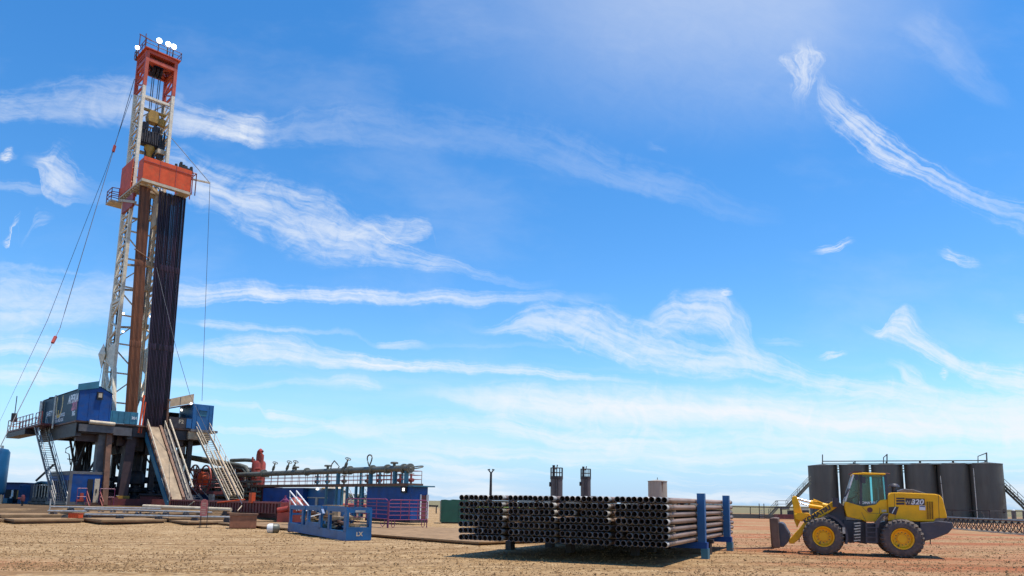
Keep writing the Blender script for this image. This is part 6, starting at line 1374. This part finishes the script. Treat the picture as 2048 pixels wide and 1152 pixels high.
t = thing('pump_skid', 'dark red pump skid behind the loader forks by the containment wall', 'pump', (*at(1588, 1038, 104).xy, 0)); m = M(); m.bb(-2.3, 3.2, 0, 1.4, .1, .75); m.obj('skid_base', W_['darkred'], t); m = M(); m.bb(-.5, 1.2, .3, 1.1, .75, 1.3); m.lathe([(0, -.5), (.4, -.5), (.4, .5), (0, .5)], (1.8, .7, 1.2), 'x', 14); m.tube((-1.6, .5, .7), (-1.6, .5, 1.6), .12, 8); m.tube((-1.6, .5, 1.5), (-.4, .5, 1.5), .1, 8); m.obj('pump', W_['steel'], t, 40)
m = M(); hz_ = thing('land_drain_box', 'small grey valve box with pipes in front of the rightmost storage tank', 'valve box', (*at(1975, 1036, 106).xy, 0)); m.bb(-.6, .6, 0, .8, 0, .55); m.bb(-.7, .7, -.1, .9, .55, .62); m.obj('box_body', W_['galv'], hz_); m = M(); m.path([(-.3, .2, .6), (-.4, .2, 1.2), (-.7, .2, 1.5)], .05, 6); m.path([(.3, .2, .6), (.4, .2, 1.2), (.3, .2, 1.6)], .05, 6); m.objs('pipe_riser', W_['grey'], hz_)
for i, px in enumerate((2028, 2050)):
    p = at(px, 1032, 150); t = thing('well_cellar_can', 'small grey round vessel with a pale cap right of the tanks' if i == 0 else 'grey round vessel with a pale cap at the right picture edge', 'vessel', (p.x, p.y, 0), 0, 'small vessels right of the tanks'); M().lathe([(0, 0), (.42, 0), (.42, 1.5), (.5, 1.5), (.5, 1.65), (0, 1.7)], n=16).obj('vessel_body', W_['grey'], t, 40); M().lathe([(0, 1.7), (.3, 1.7), (.2, 1.9), (0, 1.95)], n=12).obj('cap', W_['whitep'], t, 40)
# triangular pipe racks at the right edge
TA, TB = gnd(1880, 1056, 0), gnd(2075, 1073, 0)
segs = 3
for sg in range(segs):
    a_ = TA.lerp(TB, sg/segs); b_ = TA.lerp(TB, (sg+1)/segs); d = (b_-a_); L_ = d.length; t = thing('truss_rack', '%s section of the low dark zigzag pipe rack at the right edge' % ('left', 'middle', 'right')[sg], 'pipe rack', a_, math.atan2(d.y, d.x), 'zigzag pipe racks')
    H_ = 1.05; m = M(); m.bar((0, 0, .05), (L_-.1, 0, .05), .12, .1); m.bar((0, .8, .05), (L_-.1, .8, .05), .12, .1); m.objs('bottom_rail', W_['cream'], t)
    m = M(); m.tube((0, .4, H_), (L_-.1, .4, H_), .08, 8); m.tube((0, .9, H_-.05), (L_-.1, .9, H_-.05), .06, 8); m.objs('top_pipe', W_['grey'], t, 50)
    m = M(); n = 6
    for k in range(n):
        x = (k+.1)*L_/n; w = L_/n
        m.bar((x, 0, .1), (x+w*.45, .4, H_-.05), .055); m.bar((x+w*.9, 0, .1), (x+w*.45, .4, H_-.05), .055); m.bar((x, .8, .1), (x+w*.45, .4, H_-.05), .05); m.bar((x+w*.9, .8, .1), (x+w*.45, .4, H_-.05), .05)
    m.obj('zigzag_brace', W_['steel'], t)
# ---------------------------------------------------------------- light, camera, render settings
build_world()
sl = bpy.data.lights.new('sun', 'SUN'); sl.energy = 3.9; sl.angle = math.radians(.53); sl.color = (1, .93, .81)
so_ = bpy.data.objects.new('sun', sl); COL.objects.link(so_); so_.rotation_euler = (-SUN_DIR).to_track_quat('-Z', 'Y').to_euler()
so_.location = SUN_DIR*200
cam = bpy.data.cameras.new('camera'); cam.sensor_width = 36; cam.lens = FPX/2048*36; cam.shift_y = (CY-576)/2048; cam.clip_start = .1; cam.clip_end = 30000
co = bpy.data.objects.new('camera', cam); COL.objects.link(co)
Xc = Vector((1, 0, 0))*math.cos(PH)+_U*math.sin(PH); Yc = Vector((-1, 0, 0))*math.sin(PH)+_U*math.cos(PH)
mw = Matrix((Xc, Yc, -_F)).transposed().to_4x4(); mw.translation = Vector((0, 0, HC)); co.matrix_world = mw
sc.camera = co
sc.view_settings.view_transform = 'Standard'; sc.view_settings.look = 'None'; sc.view_settings.exposure = .5; sc.view_settings.gamma = 1
sc.cycles.use_denoising = True; sc.cycles.max_bounces = 6; sc.cycles.diffuse_bounces = 3; sc.cycles.transparent_max_bounces = 8
sc.cycles.caustics_reflective = False; sc.cycles.caustics_refractive = False
